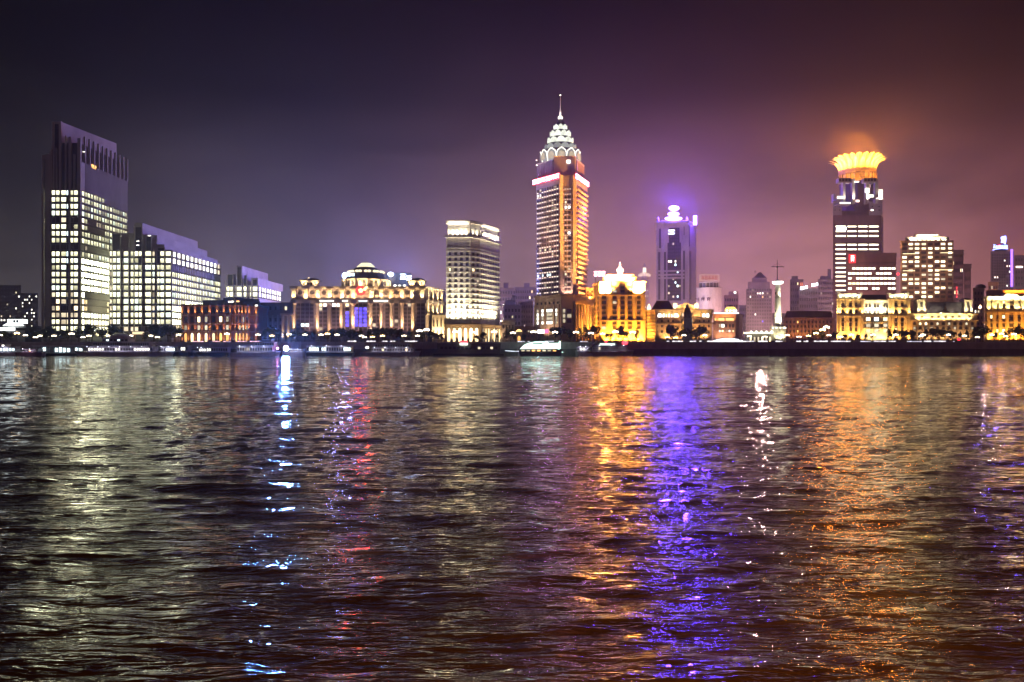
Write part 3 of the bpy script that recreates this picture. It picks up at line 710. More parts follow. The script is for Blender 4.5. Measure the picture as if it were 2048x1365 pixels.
# ------------------------------------------------------------------ white floodlit tower
def white_tower():
    A = P(893, 560); B = P(940.6, 560); C = P(960, 567); D = P(999.5, 600)
    T = thing('white_tower', 'square white floodlit hotel tower with a double cornice crown', 'tower', ((A.x+D.x)/2, 580, G))
    bk = [Vector((D.x-14, 622)), Vector((A.x+4, 612))]
    pts = [A, B, C, D]+bk; Y = 560
    zt = Z(476, Y); zp = Z(652, Y)
    MB().prism(pts, zp, zt).build('wall', stone, T)
    MB().prism(grow(pts, 2.2), zt, Z(472.3, Y)).build('cornice', stone, T)
    MB().prism(grow(pts, -1.0), Z(472.3, Y), Z(448, Y)).build('crown_storey', stone_d, T)
    MB().prism(grow(pts, 1.0), Z(447.5, Y), Z(442.5, Y)).build('crown_cornice', stone, T)
    MB().prism(grow(pts, -2.), Z(442.5, Y), Z(440, Y)).build('roof', roof_d, T)
    i = grow(pts, -.5); i = [Vector(p) for p in i]
    for a, b, n in ((i[0], i[1], 5), (i[1], i[2], 2), (i[2], i[3], 11)):
        L = (b-a).length
        for k in range(n+(1 if n == 11 else 0)):
            s = L*(k+.3)/(n+.2); MB().slab(a, b, s-.55, s+.55, 0, .8, Z(472.2, Y), Z(458.5, Y)).build('crown_pier', white_m, T)
    wash(i[0], i[1], Z(470.8, Y), 1.6, Z(452, Y), 720, (1, .86, .55), 6, 110); wash(i[1], i[2], Z(470.8, Y), 1.6, Z(452, Y), 720, (1, .86, .55), 2, 110)
    wash(i[2], i[3], Z(470.8, Y), 1.6, Z(452, Y), 720, (1, .86, .55), 7, 110)
    wash(A, B, Z(456, Y), 3.0, Z(444.5, Y), 900, (1, .88, .62), 5, 70); wash(C, D, Z(456, Y), 3., Z(444.5, Y), 900, (1, .88, .62), 6, 70)
    MB().prism(grow(pts, .5), Z(497.5, Y), Z(495.8, Y)).build('string_course', stone, T)
    vs = [508+10.62*k for k in range(13)]
    rows = vrows(Y, vs, 6.4); cols = ucols(A, B, [(897.6, 902), (908.6, 914.6), (920, 926), (931.4, 937.4)])
    pick = lambda r, c: (w_wrm if (r, c) in ((3, 0),) else (w_dim if R() < .05 else glass))
    facade(T, A, B, cols, rows, pick, frame_l, d=.12)
    facade(T, B, C, ucols(B, C, [(944, 949), (953, 957.5)]), rows, lambda r, c: w_wrm if (r, c) == (3, 0) else (w_dim if R() < .1 else glass), frame_l, d=.12)
    cd = ecols(C, D, 11, .5, 1.2); facade(T, C, D, cd, rows, lambda r, c: w_dim if R() < .03 else glass, frame_l, d=.12)
    zl = [Z(v+5.3, Y) for v in vs[:-1]]+[Z(502.5, Y)]
    for a, b in ((A, B), (B, C), (C, D)): bands(T, a, b, zl, .8, .35, stone, 'sill_course', stuff=False)
    piers(T, A, B, uc(A, B, [894, 905.5, 917.3, 928.8, 940]), 1., .3, zp, zt, stone)
    wc = (1, .90, .60)
    wash(A, B, zp+1.2, 4.2, zp+26, 7600, wc, 5, 85); wash(B, C, zp+1.2, 4.2, zp+26, 7600, wc, 2, 85); wash(C, D, zp+1.2, 4.5, zp+26, 8200, wc, 6, 85)
    for a, b, n in ((A, B, 3), (B, C, 1), (C, D, 4)): wash(a, b, zp+1.2, 8, zp+58, 5200, (1, .86, .70), n, 36)
    # podium
    q = [P(889, 553), P(962, 553), P(1007, 594), Vector((D.x, 622)), Vector((A.x, 612))]
    MB().prism(q, G, zp).build('podium', gold_st, T)
    MB().prism(grow(q, .8), zp, zp+1).build('podium_cornice', gold_st, T)
    facade(T, q[0], q[1], ecols(q[0], q[1], 6, .6, 1), [(G+.5, zp-1.5)], lambda r, c: w_wrm, frame_l, shape='arch')
    facade(T, q[1], q[2], ecols(q[1], q[2], 8, .5, 1), [(G+.5, zp-1.5)], lambda r, c: w_wrm if R() < .5 else w_dim, frame_l, shape='arch')
    wash(q[0], q[1], G+.5, 3, zp, 900, (1, .66, .32), 4, 90); wash(q[1], q[2], G+.5, 3, zp, 1100, (1, .66, .32), 5, 90)
    finish(T)
white_tower()
# ------------------------------------------------------------------ dim buildings between the white tower and the tall tower
def dim_house(name, label, u0, u1, v, Y, m, depth=30, win=None, lit=.05, litm=None, cat='building', rowh=3.3, z0=G, fm=None, roof=None, fill=.5):
    A, B = P(u0, Y), P(u1, Y)
    T = thing(name, label, cat, ((A.x+B.x)/2, Y+depth/2, G)); zt = Z(v, Y)
    MB().box(A.x, B.x, Y, Y+depth, z0, zt).build('wall', m, T)
    MB().box(A.x-.4, B.x+.4, Y-.4, Y+depth+.4, zt, zt+.8).build('parapet', m, T)
    if roof:
        for a, b, vv in roof:
            p, q = P(a, Y+4), P(b, Y+4); MB().box(p.x, q.x, Y+4, Y+depth-4, zt+.8, Z(vv, Y)).build('roof_block', m, T)
    if win:
        n, k = win; zlo = max(z0, G)+3
        rows = [(zlo+(zt-zlo-1)*(i+.25)/k, zlo+(zt-zlo-1)*(i+.7)/k) for i in range(k)]
        facade(T, A, B, ecols(A, B, n, fill, .6), rows, lambda r, c: (litm or random.choice([w_dim, w_wrm, w_wht])) if R() < lit else glass, fm or frame_d, d=.15)
    finish(T); return T
dim_house('apartment_block', 'pale stepped block right of the white tower, with a narrow stair tower', 1007, 1043, 612, 640, far_w, 30, (5, 5), .04, roof=[(1010, 1024, 600), (1024, 1031, 590)])
dim_house('apartment_block', 'faint dark block far behind, with a square water tank on its roof', 1030, 1076, 576, 900, far_d, 30, (10, 9), .06, roof=[(1048, 1059, 566)])
dim_house('apartment_block', 'faint grey block behind the stepped block near the white tower', 998, 1032, 577, 1000, far_d, 30, (6, 8), .05, roof=[(1007, 1017, 565)])
dim_house('low_building', 'small flat pale building at the foot of the stepped block', 1002, 1030, 643, 590, far_w, 20, (4, 2), .0)
dim_house('terrace_building', 'dark terraced building with balcony rails left of the tallest tower', 1040, 1072, 606, 650, far_d, 30, (6, 7), .08, roof=[(1050, 1070, 602)])
dim_house('low_building', 'small brown low house behind the trees at the foot of the tallest tower', 1030, 1070, 655, 575, mat('brown_wall', (.2, .12, .10)), 20, (5, 2), .15)

# ------------------------------------------------------------------ tallest tower with lotus crown
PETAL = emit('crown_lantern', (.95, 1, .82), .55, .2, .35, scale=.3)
def petal_mesh(mb, cx, cy, r, a, w, z0, h, m, flare=.12, rim=None):
    """an arched, slightly bulging shell set tangentially at angle a"""
    e = Vector((math.cos(a), math.sin(a), 0)); t = Vector((-math.sin(a), math.cos(a), 0)); c = Vector((cx, cy, 0))
    N = 8; rows = []
    for j in range(6):
        f = j/5; zz = z0+h*f
        ww = w/2*(math.sqrt(max(0, 1-((f-.45)/.55)**2)) if f > .45 else 1)
        ww = max(ww, .06*w)
        rr = r+flare*h*math.sin(f*PI*.75)
        rows.append([c+e*(rr-.28*ww*(2*i/N-1)**2)+t*(ww*(2*i/N-1))+Vector((0, 0, zz)) for i in range(N+1)])
    vs = [p for q in rows for p in q]; fs = [(j*(N+1)+i, j*(N+1)+i+1, (j+1)*(N+1)+i+1, (j+1)*(N+1)+i) for j in range(5) for i in range(N)]
    mb.add(vs, fs, m)
    inn = [p-e*.6 for p in vs]; mb.add(inn, [f[::-1] for f in fs], m)
    o = len(mb.v)-2*len(vs); n = len(vs)
    edge = [i for i in range(N+1)]; top = [5*(N+1)+i for i in range(N+1)]
    for E in (top, [j*(N+1) for j in range(6)], [j*(N+1)+N for j in range(6)]):
        for i in range(len(E)-1): mb.f.append((o+E[i], o+E[i+1], o+n+E[i+1], o+n+E[i])); mb.m.append(m)
    if rim is not None:
        L = [rows[j][0] for j in range(6)]+[rows[5][i] for i in range(1, N)]+[rows[j][N] for j in range(5, -1, -1)]
        for p, q in zip(L[:-1], L[1:]):
            if (p-q).length > .05: mb.tube(p+e*.1, q+e*.1, .42, 5, rim)
def lotus_tower():
    L = P(1072.5, 613); N1 = P(1119.5, 590); M1 = P(1127, 594); M2 = P(1145, 592.5); N2 = P(1146, 590); N3 = P(1152, 590); D = P(1174.5, 622)
    Y = 590; bk = [Vector((D.x-24, 650)), Vector((L.x+22, 640))]
    pts = [L, N1, M1, M2, N2, N3, D]+bk
    T = thing('lotus_tower', 'tallest tower, with a tiered lotus crown, spire and white sign bands', 'skyscraper', (P(1122, 600).x, 612, G))
    cxy = Vector((P(1121, 612).x, 614))
    wallm = mat('rose_granite', (.34, .28, .28)); zb = Z(595, Y); zt = Z(349, Y)
    MB().prism(pts, zb, zt).build('shaft', wallm, T)
    rows_v = [372+10.35*k for k in range(22)]
    rows = vrows(Y, rows_v, 5.6)
    cl = ecols(L, N1, 9, .55, .8)
    def pk(r, c):
        if r == 1 and c in (0, 1): return w_wht
        if r == 12 and c in (1, 3, 5): return w_grn
        if r == 17 and c in (0, 2, 4, 5): return w_cool
        return w_dim if R() < .07 else glass
    facade(T, L, N1, cl, rows, pk, frame_d, d=.15)
    facade(T, M1, M2, ucols(M1, M2, [(1129.5, 1133.5), (1135.5, 1141)]), rows[2:], lambda r, c: w_wht if (r in (2,) or (r in (7,) and c)) else (w_dim if R() < .12 else glass), frame_d, d=.15)
    pk_m = emit('facade_dot', (1, .74, .60), .95, .5)
    for a, b, cc in ((L, N1, cl), (M1, M2, ucols(M1, M2, [(1129, 1132), (1134, 1137), (1139, 1142)]))):
        mb = MB(); mb2 = MB()
        for z0, z1 in rows:
            mb2.slab(a, b, .4, (b-a).length-.4, 0, .14, z0-1.2, z0-.85)
            for s0, s1 in cc:
                if R() < .9: mb.slab(a, b, s0+.2, s1-.2, .3, .5, z0-1.05, z0-.55)
        mb2.build('sill', wallm, T, kind='stuff'); mb.build('facade_light', pk_m, T, kind='stuff')
    # orange lit right face with deep bands
    for z0, z1 in rows:
        MB().slab(N3, D, 1.6, (D-N3).length-.5, 0, 1.1, z0-1.6, z0-.3).build('band', wallm, T)
    facade(T, N3, D, ecols(N3, D, 5, .8, 2.2), rows, lambda r, c: glass, frame_d, d=.15)
    n3 = Vector(((D-N3).y, -(D-N3).x)).normalized()
    for k in range(4):
        q = N3+(D-N3)*(.15+.23*k)+n3*7
        spot((q.x, q.y, zb+2), (q.x-n3.x*7, q.y-n3.y*7, zb+34), 60000, (1, .33, .03), 62)
    for zz in (zb+30, zb+58):
        q = N3+(D-N3)*.6+n3*9; spot((q.x, q.y, zz), (q.x-n3.x*9, q.y-n3.y*9, zz+14), 11000, (1, .36, .06), 85)
    q = P(1149, 583); spot((q.x, q.y, zb+1.5), (q.x, 590, zb+22), 11000, (1, .40, .09), 50); spot((q.x+1, q.y, zb+36), (q.x+.5, 590, zb+58), 6000, (1, .36, .08), 50)
    wash(L, N1, zb+1, 7, zb+50, 9000, (1, .50, .27), 2, 60); wash(L, N1, zb+1, 10, zb+95, 26000, (1, .50, .29), 2, 36); wash(M1, M2, zb+1, 8, zb+70, 9000, (1, .6, .42), 1, 40); wash(N3, D, zb+1.6, 2.6, zb+9, 2600, (1, .36, .06), 3, 110); wash(M1, M2, zb+1.6, 2.6, zb+9, 900, (1, .55, .35), 2, 110)
    # upper body and head blocks
    for (a, b, c, d, v0, v1, nm) in (((1074, 614), (1105, 600), (1112, 640), (1080, 640), 349, 315, 'head_block'), ((1107, 595), (1152, 594), (1152, 640), (1107, 640), 349, 311, 'head_block'), ((1154, 597), (1168, 618), (1160, 640), (1146, 640), 349, 316, 'head_block')):
        q = [P(*a), P(*b), P(*c), P(*d)]
        MB().prism(q, zt, Z(v1, Y)).build(nm, wallm, T); MB().prism(grow(q, .6), Z(v1, Y), Z(v1-1.6, Y)).build('head_cornice', stone, T)
        mb = MB()
        for i in range(9): mb.slab(q[0], q[1], (q[1]-q[0]).length*(i+.5)/9-.25, (q[1]-q[0]).length*(i+.5)/9+.25, 0, .4, zt+3, Z(v1+2, Y))
        mb.build('rib', wallm, T, kind='stuff')
    p = P(1137, 593); window(T, (p.x, p.y-.1, Z(326, Y)), 0, 3.2, 3, frame_d, w_pink); 
    for u, v in ((1073, 321), (1073.5, 331)): MB().ball((P(u, 609).x, 609, Z(v, 609)), .6, sz=.6).build('beacon', w_pink, T)
    # lotus tiers
    tiers = [(313, 288.5, 44, 29, 'rim'), (289, 275, 36, 0, 'grey'), (275.5, 261, 29.5, 0, 'lit'), (262, 246.5, 23, 0, 'lit'), (247, 233, 14.5, 0, 'lit')]
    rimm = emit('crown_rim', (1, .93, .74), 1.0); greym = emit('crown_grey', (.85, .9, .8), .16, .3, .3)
    core_prev = None
    for k, (v0, v1, hw, _, st) in enumerate(tiers):
        r = hw/FPX*Y; z0, z1 = Z(v0, Y), Z(v1, Y)
        MB().lathe(cxy.x, cxy.y, [(r*.88, z0-.4), (r*.80, z1-.4)], 16).build('crown_core', clad_d, T)
        n = 12 if k < 2 else (10 if k < 4 else 8)
        for i in range(n):
            a = 2*PI*(i+.5*(k % 2))/n-PI/2
            if math.sin(a) > .5: continue
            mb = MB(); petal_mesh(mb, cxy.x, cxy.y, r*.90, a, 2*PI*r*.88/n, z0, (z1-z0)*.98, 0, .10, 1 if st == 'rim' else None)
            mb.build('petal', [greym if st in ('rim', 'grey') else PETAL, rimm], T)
            if st == 'rim':
                w = 2*PI*r*.97/n*.62
                window(T, (cxy.x+(r*.93+.5)*math.cos(a), cxy.y+(r*.93+.5)*math.sin(a), z0+1.), a+PI/2, w, (z1-z0)*.62, frame_l, w_dim, .2, 'arch')
        MB().lathe(cxy.x, cxy.y, [(r*.93, z1-.7), (r*.86, z1+.3)], 16).build('crown_ledge', clad_d, T)
    MB().lathe(cxy.x, cxy.y, [(12/FPX*Y, Z(234, Y)), (9/FPX*Y, Z(229, Y)), (4/FPX*Y, Z(223, Y)), (1.3, Z(220, Y))], 12).build('crown_cap', clad_d, T)
    MB().ball((cxy.x, cxy.y, Z(217.5, Y)), 2.0, 0, 10, 6, .9).build('ball', rimm, T)
    sp_ = MB().lathe(cxy.x, cxy.y, [(1.1, Z(214, Y)), (.9, Z(206, Y)), (.35, Z(199, Y)), (.12, Z(170, Y))], 8).build('spire', white_m, T)
    MB().ball((cxy.x, cxy.y, Z(170.5, Y)), .7, sz=.5).build('beacon', w_wht, sp_)
    spot((cxy.x, cxy.y-4, Z(222, Y)), (cxy.x, cxy.y, Z(205, Y)), 900, (1, .8, .7), 40)
    # podium
    PL = P(1069.5, 600); PC = P(1122, 578); P2 = P(1146, 580); P3 = P(1187, 606); zp = zb
    q = [PL, PC, P2, P3, Vector((P3.x, 650)), Vector((PL.x, 640))]
    MB().prism(q, G, zp-.2).build('podium', gold_st, T); MB().prism(grow(q, 1.2), zp-.2, zp+1.4).build('podium_cornice', gold_st, T)
    s = uc(PL, PC, [1071, 1080.5, 1090, 1108, 1117.5]); piers(T, PL, PC, s, 1.9, .7, G, zp-5.5, gold_st)
    s2 = [(1073.5, 1078.5), (1083, 1088), (1093, 1105.5), (1111, 1115)]
    facade(T, PL, PC, ucols(PL, PC, s2), vrows(578, [620.5, 628.5, 636.5, 645], 6.6), lambda r, c: w_wht if R() < .45 else w_dim, frame_d)
    facade(T, PL, PC, ecols(PL, PC, 6, .35, 1), vrows(585, [606.5], 5), lambda r, c: glass, frame_d)
    facade(T, PC, P2, ucols(PC, P2, [(1125, 1131), (1134, 1143)]), vrows(578, [622, 632, 642], 8), lambda r, c: w_dim if R() < .6 else glass, frame_d)
    sc_ = uc(P2, P3, [1148, 1154, 1160, 1166, 1172, 1178, 1184])
    for s in sc_:
        d = (P3-P2).normalized(); n = Vector((d.y, -d.x)); a = P2+d*s+n*1.2
        MB().lathe(a.x, a.y, [(1.1, G), (.95, zp-5.5)], 10).build('column', gold_st, T)
    bands(T, P2, P3, [zp-4.5], 2, 1.9, gold_st, 'entablature')
    wash(P2, P3, G+.5, 6, zp-4, 6500, (1, .42, .06), 4, 90); wash(PL, PC, G+.5, 6, zp-6, 1500, (1, .62, .45), 3, 90)
    finish(T)
    # sign bands at the top of the shaft
    sm = emit('sign_pink_white', (1, .40, .52), 6, 0, .2, 'AUTO'); bar = emit('sign_red', (1, .02, .06), .9, sampling='AUTO')
    for (a, b, n, lab, seed, sd) in ((P(1066.5, 614), P(1120, 588.4), 6, 'white pink glowing lettering band on the left face of the tallest tower', 3, 0), (P(1150, 588.4), P(1176, 622), 5, 'white pink glowing lettering band on the right face of the tallest tower', 8, 0)):
        S = thing('tower_sign', lab, 'sign', ((a.x+b.x)/2, (a.y+b.y)/2, Z(357, Y))); rn = random.Random(seed); Ln = (b-a).length
        MB().slab(a, b, 0, Ln, .05, .5, Z(358.5, Y), Z(346.5, Y)).build('backing', bar, S)
        d = (b-a).normalized()
        for i in range(n):
            mb = MB(); nn = Vector((d.y, -d.x)); glyph(mb, a+nn*.5, d, Ln*(i+.08)/n, Z(356.8, Y), Ln*.84/n, 10/FPX*Y*.82, rn, dep=.5); mb.build('character', sm, S)
    spot((P(1095, 580).x, 585, Z(353, Y)), (P(1095, 560).x, 560, Z(353, Y)+20), 15000, (.55, .20, .75), 160, r=1.5)
    spot((P(1166, 590).x, 596, Z(353, Y)), (P(1195, 560).x, 575, Z(353, Y)+20), 15000, (.55, .18, .70), 160, r=1.5)
lotus_tower()

# ------------------------------------------------------------------ golden building with bright corner turrets
def golden_house():
    Y = 572; A = P(1200, Y); B = P(1290, Y); L = P(1187, 600); yc = (1, .62, .10)
    T = thing('golden_building', 'square golden floodlit building with two glaring white corner turrets', 'historic building', ((A.x+B.x)/2, Y+15, G))
    zt = Z(566, Y); pts = [L, A, B, Vector((B.x*605/Y, 605))]
    MB().prism(pts, G, zt).build('wall', gold_st, T)
    MB().prism([P(1206, Y+4), P(1272, Y+4), P(1272, 603), P(1206, 603)], zt, Z(556, Y)).build('attic', gold_st, T)
    MB().prism(grow([P(1208, Y+5), P(1271, Y+5), P(1271, 601), P(1208, 601)], 1.5), Z(556, Y), Z(553.5, Y)).build('attic_cornice', gold_st, T)
    MB().prism(grow([P(1212, Y+6), P(1266, Y+6), P(1266, 600), P(1212, 600)], 1.2), Z(553.5, Y), Z(548.5, Y)).build('roof', gold_st, T)
    MB().prism(grow(pts, .9), zt-.1, zt+1.2).build('cornice', gold_st, T)
    for u0, u1, v0, v1 in ((1198.5, 1222, 590, 564), (1266.5, 1284.5, 589.5, 564)):
        a, b = P(u0, Y-1.6), P(u1, Y-1.6); MB().box(a.x, b.x, Y-1.6, Y+5, Z(v0, Y), Z(v1, Y)).build('turret', cream, T)
        MB().box(a.x-.7, b.x+.7, Y-2.3, Y+5.5, Z(v0+1.3, Y), Z(v0-1.4, Y)).build('turret_ledge', cream, T)
        for k in (.25, .75): spot((a.x+(b.x-a.x)*k, Y-4.2, Z(v0-1, Y)), (a.x+(b.x-a.x)*k, Y-1.6, Z(v1+12, Y)), 85000, (1, .44, .08), 100)
    wash(P(1206, Y+3.8), P(1272, Y+3.8), zt+1.3, 2.6, Z(556, Y), 52000, (1, .32, .022), 6, 110)
    wash(P(1210, Y+3.5), P(1268, Y+3.5), Z(556, Y)+1.6, 2.2, Z(549, Y), 36000, (1, .34, .03), 4, 100)
    rows = vrows(Y, [575, 583], 5)+vrows(Y, [595, 605.5, 616, 626.5, 637, 646.5, 656], 6)
    us = [(1203, 1212), (1225, 1233), (1241, 1249), (1256, 1264), (1274, 1281)]
    facade(T, A, B, ucols(A, B, us), rows, lambda r, c: None if (r < 2 and c in (0, 4)) else (w_dim if R() < .12 else glass), frame_d)
    ss = uc(A, B, [1201, 1217, 1237, 1252.5, 1268.5, 1288.5])
    for s in ss: MB().slab(A, B, s-.8, s+.8, 0, .6, G, Z(591.5, Y) if s in (ss[0], ss[-1]) else zt).build('pilaster', gold_st, T)
    bands(T, A, B, [Z(591, Y), Z(642, Y)], .8, .8, gold_st, 'string_course')
    wash(A, B, G+.5, 4.5, G+15, 5000, (1, .34, .03), 6, 95); wash(A, B, G+.5, 2.5, G+5, 6500, (1, .42, .035), 6, 100); wash(L, A, G+.5, 5, G+25, 9000, (1, .33, .025), 2, 90)
    facade(T, L, A, ecols(L, A, 2, .4), rows[2:], lambda r, c: glass, frame_d)
    MB().lathe(P(1240, Y+10).x, Y+10, [(1.8, Z(549, Y)), (1.6, Z(543, Y)), (2.4, Z(540, Y)), (2.6, Z(537, Y)), (1.2, Z(533, Y)), (.3, Z(529, Y))], 10).build('cupola', w_pink, T)
    MB().lathe(P(1240, Y+10).x, Y+10, [(.25, Z(530, Y)), (.7, Z(528, Y)), (.6, Z(526, Y)), (.1, Z(521, Y))], 8).build('finial', w_pink, T)
    finish(T)
    roof_sign('white pink glowing lettering at the left roof corner of the golden building', 1199, 548.5, 23, 10, 585, emit('sign_pink_white', (1, .40, .52), 6, 0, .2, 'AUTO'), 'text', 3, 5, zb=Z(570, 585))
    A2 = P(1172, 608); B2 = P(1188, 604)
    T = thing('link_building', 'narrow orange lit block between the tallest tower and the golden building', 'building', ((A2.x+B2.x)/2, 612, G))
    MB().prism([A2, B2, (B2.x*1.05, 640), (A2.x*1.05, 640)], G, Z(577, 606)).build('wall', gold_st, T)
    MB().prism(grow([A2, B2, (B2.x, 640), (A2.x, 640)], .6), Z(577, 606), Z(575.6, 606)).build('cornice', gold_st, T)
    facade(T, A2, B2, ecols(A2, B2, 2, .45), vrows(606, [584, 592, 600], 4), lambda r, c: glass, frame_d)
    spot(((A2.x+B2.x)/2, 596, Z(598, 600)), ((A2.x+B2.x)/2, 606, Z(584, 606)), 5200, (1, .40, .06), 80); finish(T)
golden_house()

# ------------------------------------------------------------------ thin far pagoda like tower
def pagoda_tower():
    Y = 1080; p = P(1289, Y)
    T = thing('pagoda_tower', 'thin far tower with a pale winged lantern top behind the golden building', 'tower', (p.x, Y, G)); s = Y/FPX
    MB().box(p.x-8*s, p.x+8*s, Y-8*s, Y+8*s, G, Z(562, Y)).build('shaft', far_w, T)
    MB().lathe(p.x, Y, [(13*s, Z(553, Y)), (12*s, Z(549, Y)), (8*s, Z(547, Y)), (4*s, Z(545, Y))], 8).build('eave', emit('eave_glow', (1, .66, .55), .45, 0, .3), T)
    MB().lathe(p.x, Y, [(6*s, Z(562, Y)), (6*s, Z(553, Y))], 8).build('gallery', far_w, T)
    MB().lathe(p.x, Y, [(3.6*s, Z(545, Y)), (3.2*s, Z(536, Y))], 8).build('lantern', emit('lantern_soft', (1, .8, .6), .9), T)
    MB().lathe(p.x, Y, [(3.4*s, Z(536, Y)), (2*s, Z(533, Y)), (.4*s, Z(526, Y))], 8).build('spire', far_w, T)
    for i in range(9):
        for k in (-5, 0, 5):
            if R() < .75: window(T, (p.x+k*s, Y-8*s-.02, Z(572+11*i, Y)), 0, 2.8*s, 2.2*s, frame_d, w_dim if R() < .6 else w_pink)
pagoda_tower()

# ------------------------------------------------------------------ violet lit tower
def violet_tower():
    Y = 850; A = P(1312.5, Y); B = P(1378, Y-6); C = P(1392.5, Y+22); s = Y/FPX
    T = thing('violet_tower', 'lilac high tower with dark slots under violet glowing rooftop signs', 'skyscraper', ((A.x+C.x)/2, Y+20, G))
    pts = [A, B, C, Vector((C.x*(Y+50)/(Y+22), Y+50)), Vector((A.x*(Y+50)/Y, Y+50))]; zt = Z(447, Y)
    MB().prism(pts, G, zt).build('body', lilac, T); MB().prism(grow(pts, 1), zt, zt+1.6).build('cornice', lilac, T)
    MB().prism([P(1322, Y+3), P(1372, Y+3), P(1372, Y+40), P(1322, Y+40)], zt, Z(440, Y)).build('crown_block', lilac, T)
    for u in (1316, 1374): p = P(u, Y+6); MB().lathe(p.x, p.y, [(1.6, zt), (1.4, Z(437, Y)), (.3, Z(432, Y))], 8).build('crown_post', lilac, T)
    def ub(u0, u1, v0, v1, m, d0=.0, d1=.35, nm='slot', a=A, b=B):
        x0, x1 = uc(a, b, [u0, u1]); MB().slab(a, b, x0, x1, d0, d1, Z(v0, Y), Z(v1, Y)).build(nm, m, T)
    for u0, u1, v0, v1 in ((1316.5, 1320.5, 600, 505), (1328, 1332, 600, 505), (1318, 1322, 497, 458), (1366, 1370, 600, 503), (1351.5+16, 1369, 472, 455)):
        ub(u0, u1, v0, v1, glass)
    ub(1379, 1382, 600, 503, glass, a=B, b=C); ub(1377.9, 1379.4, 495, 452, glass, a=B, b=C)
    ub(1335, 1362, 602, 487, clad_d, 0, .5, 'glass_bay'); ub(1338, 1359, 487, 457, clad_d, 0, .5, 'glass_bay')
    for v in (543, 550.5, 557): ub(1313, 1369, v+1.7, v-1.7, lilac, 0, 1.3, 'belt')
    cols = ucols(A, B, [(1336+i*4.4, 1339.4+i*4.4) for i in range(6)]); 
    rows = vrows(Y, [461+7*k for k in range(20)], 4.6)
    def pk(r, c):
        v = 461+7*r
        if v < 487 and c in (0, 5): return None
        if 520 < v < 530 and c < 4: return w_wht if R() < .8 else glass
        if v > 527 and c in (3, 4): return w_cool if R() < .35 else glass
        return w_dim if R() < .06 else glass
    facade(T, A, B, cols, rows, pk, frame_d, d=.15, off=.5)
    for v in (462.5, 468.5): ub(1337, 1349, v+1.6, v-1.6, emit('violet_bar', (.7, .68, 1), 2.2), .6, .8, 'light_bar')
    finish(T)
    VI = emit('violet_sign', (.16, .10, 1), 14, 0, .1, 'AUTO')
    S = thing('roof_sign', 'violet white stack of three glowing ovals on the lilac tower', 'sign', (P(1347, Y+1).x, Y+1, Z(440, Y)))
    for u, v, w, h in ((1348, 417, 21, 10), (1347, 428.5, 23, 9), (1347, 437.5, 35, 8)):
        c = P(u, Y); z = Z(v, Y); n = 20; mb = MB(); q = [(c.x+w*s/2*math.cos(2*PI*i/n), z+h*s/2*math.sin(2*PI*i/n)) for i in range(n)]
        mb.loft([(x, Y-.6, zz) for x, zz in q], [(x, Y+.5, zz) for x, zz in q]); mb.build('oval', VI, S)
    for k in (-6, 6): MB().box(P(1347+k, Y).x-.3, P(1347+k, Y).x+.3, Y+.55, Y+1.1, Z(441, Y), Z(414, Y)).build('strut', steel, S)
    S = thing('roof_sign', 'upright narrow violet white sign at the right roof edge of the lilac tower', 'sign', (P(1390.5, Y+12).x, Y+12, Z(447, Y)))
    c = P(1390.5, Y+10); MB().box(c.x-4*s, c.x+3*s, Y+9, Y+10.5, Z(447.5, Y), Z(429, Y)).build('panel', VI, S)
    MB().box(c.x-.4, c.x+.4, Y+10.5, Y+11.2, Z(450, Y), Z(432, Y)).build('strut', steel, S)
    for u, v, p in ((1347, 409, 1e5), (1391, 427, 2e4)):
        c = P(u, Y-3); point((c.x, c.y, Z(v, Y)), p*FLOOD, (.15, .05, 1), 5)  # bare lamps added above the signs for their violet halo
    c = P(1347, Y-5); spot((c.x, c.y, Z(432, Y)), (c.x, c.y+4, Z(470, Y)), 9000, (.2, .1, 1), 90)
violet_tower()

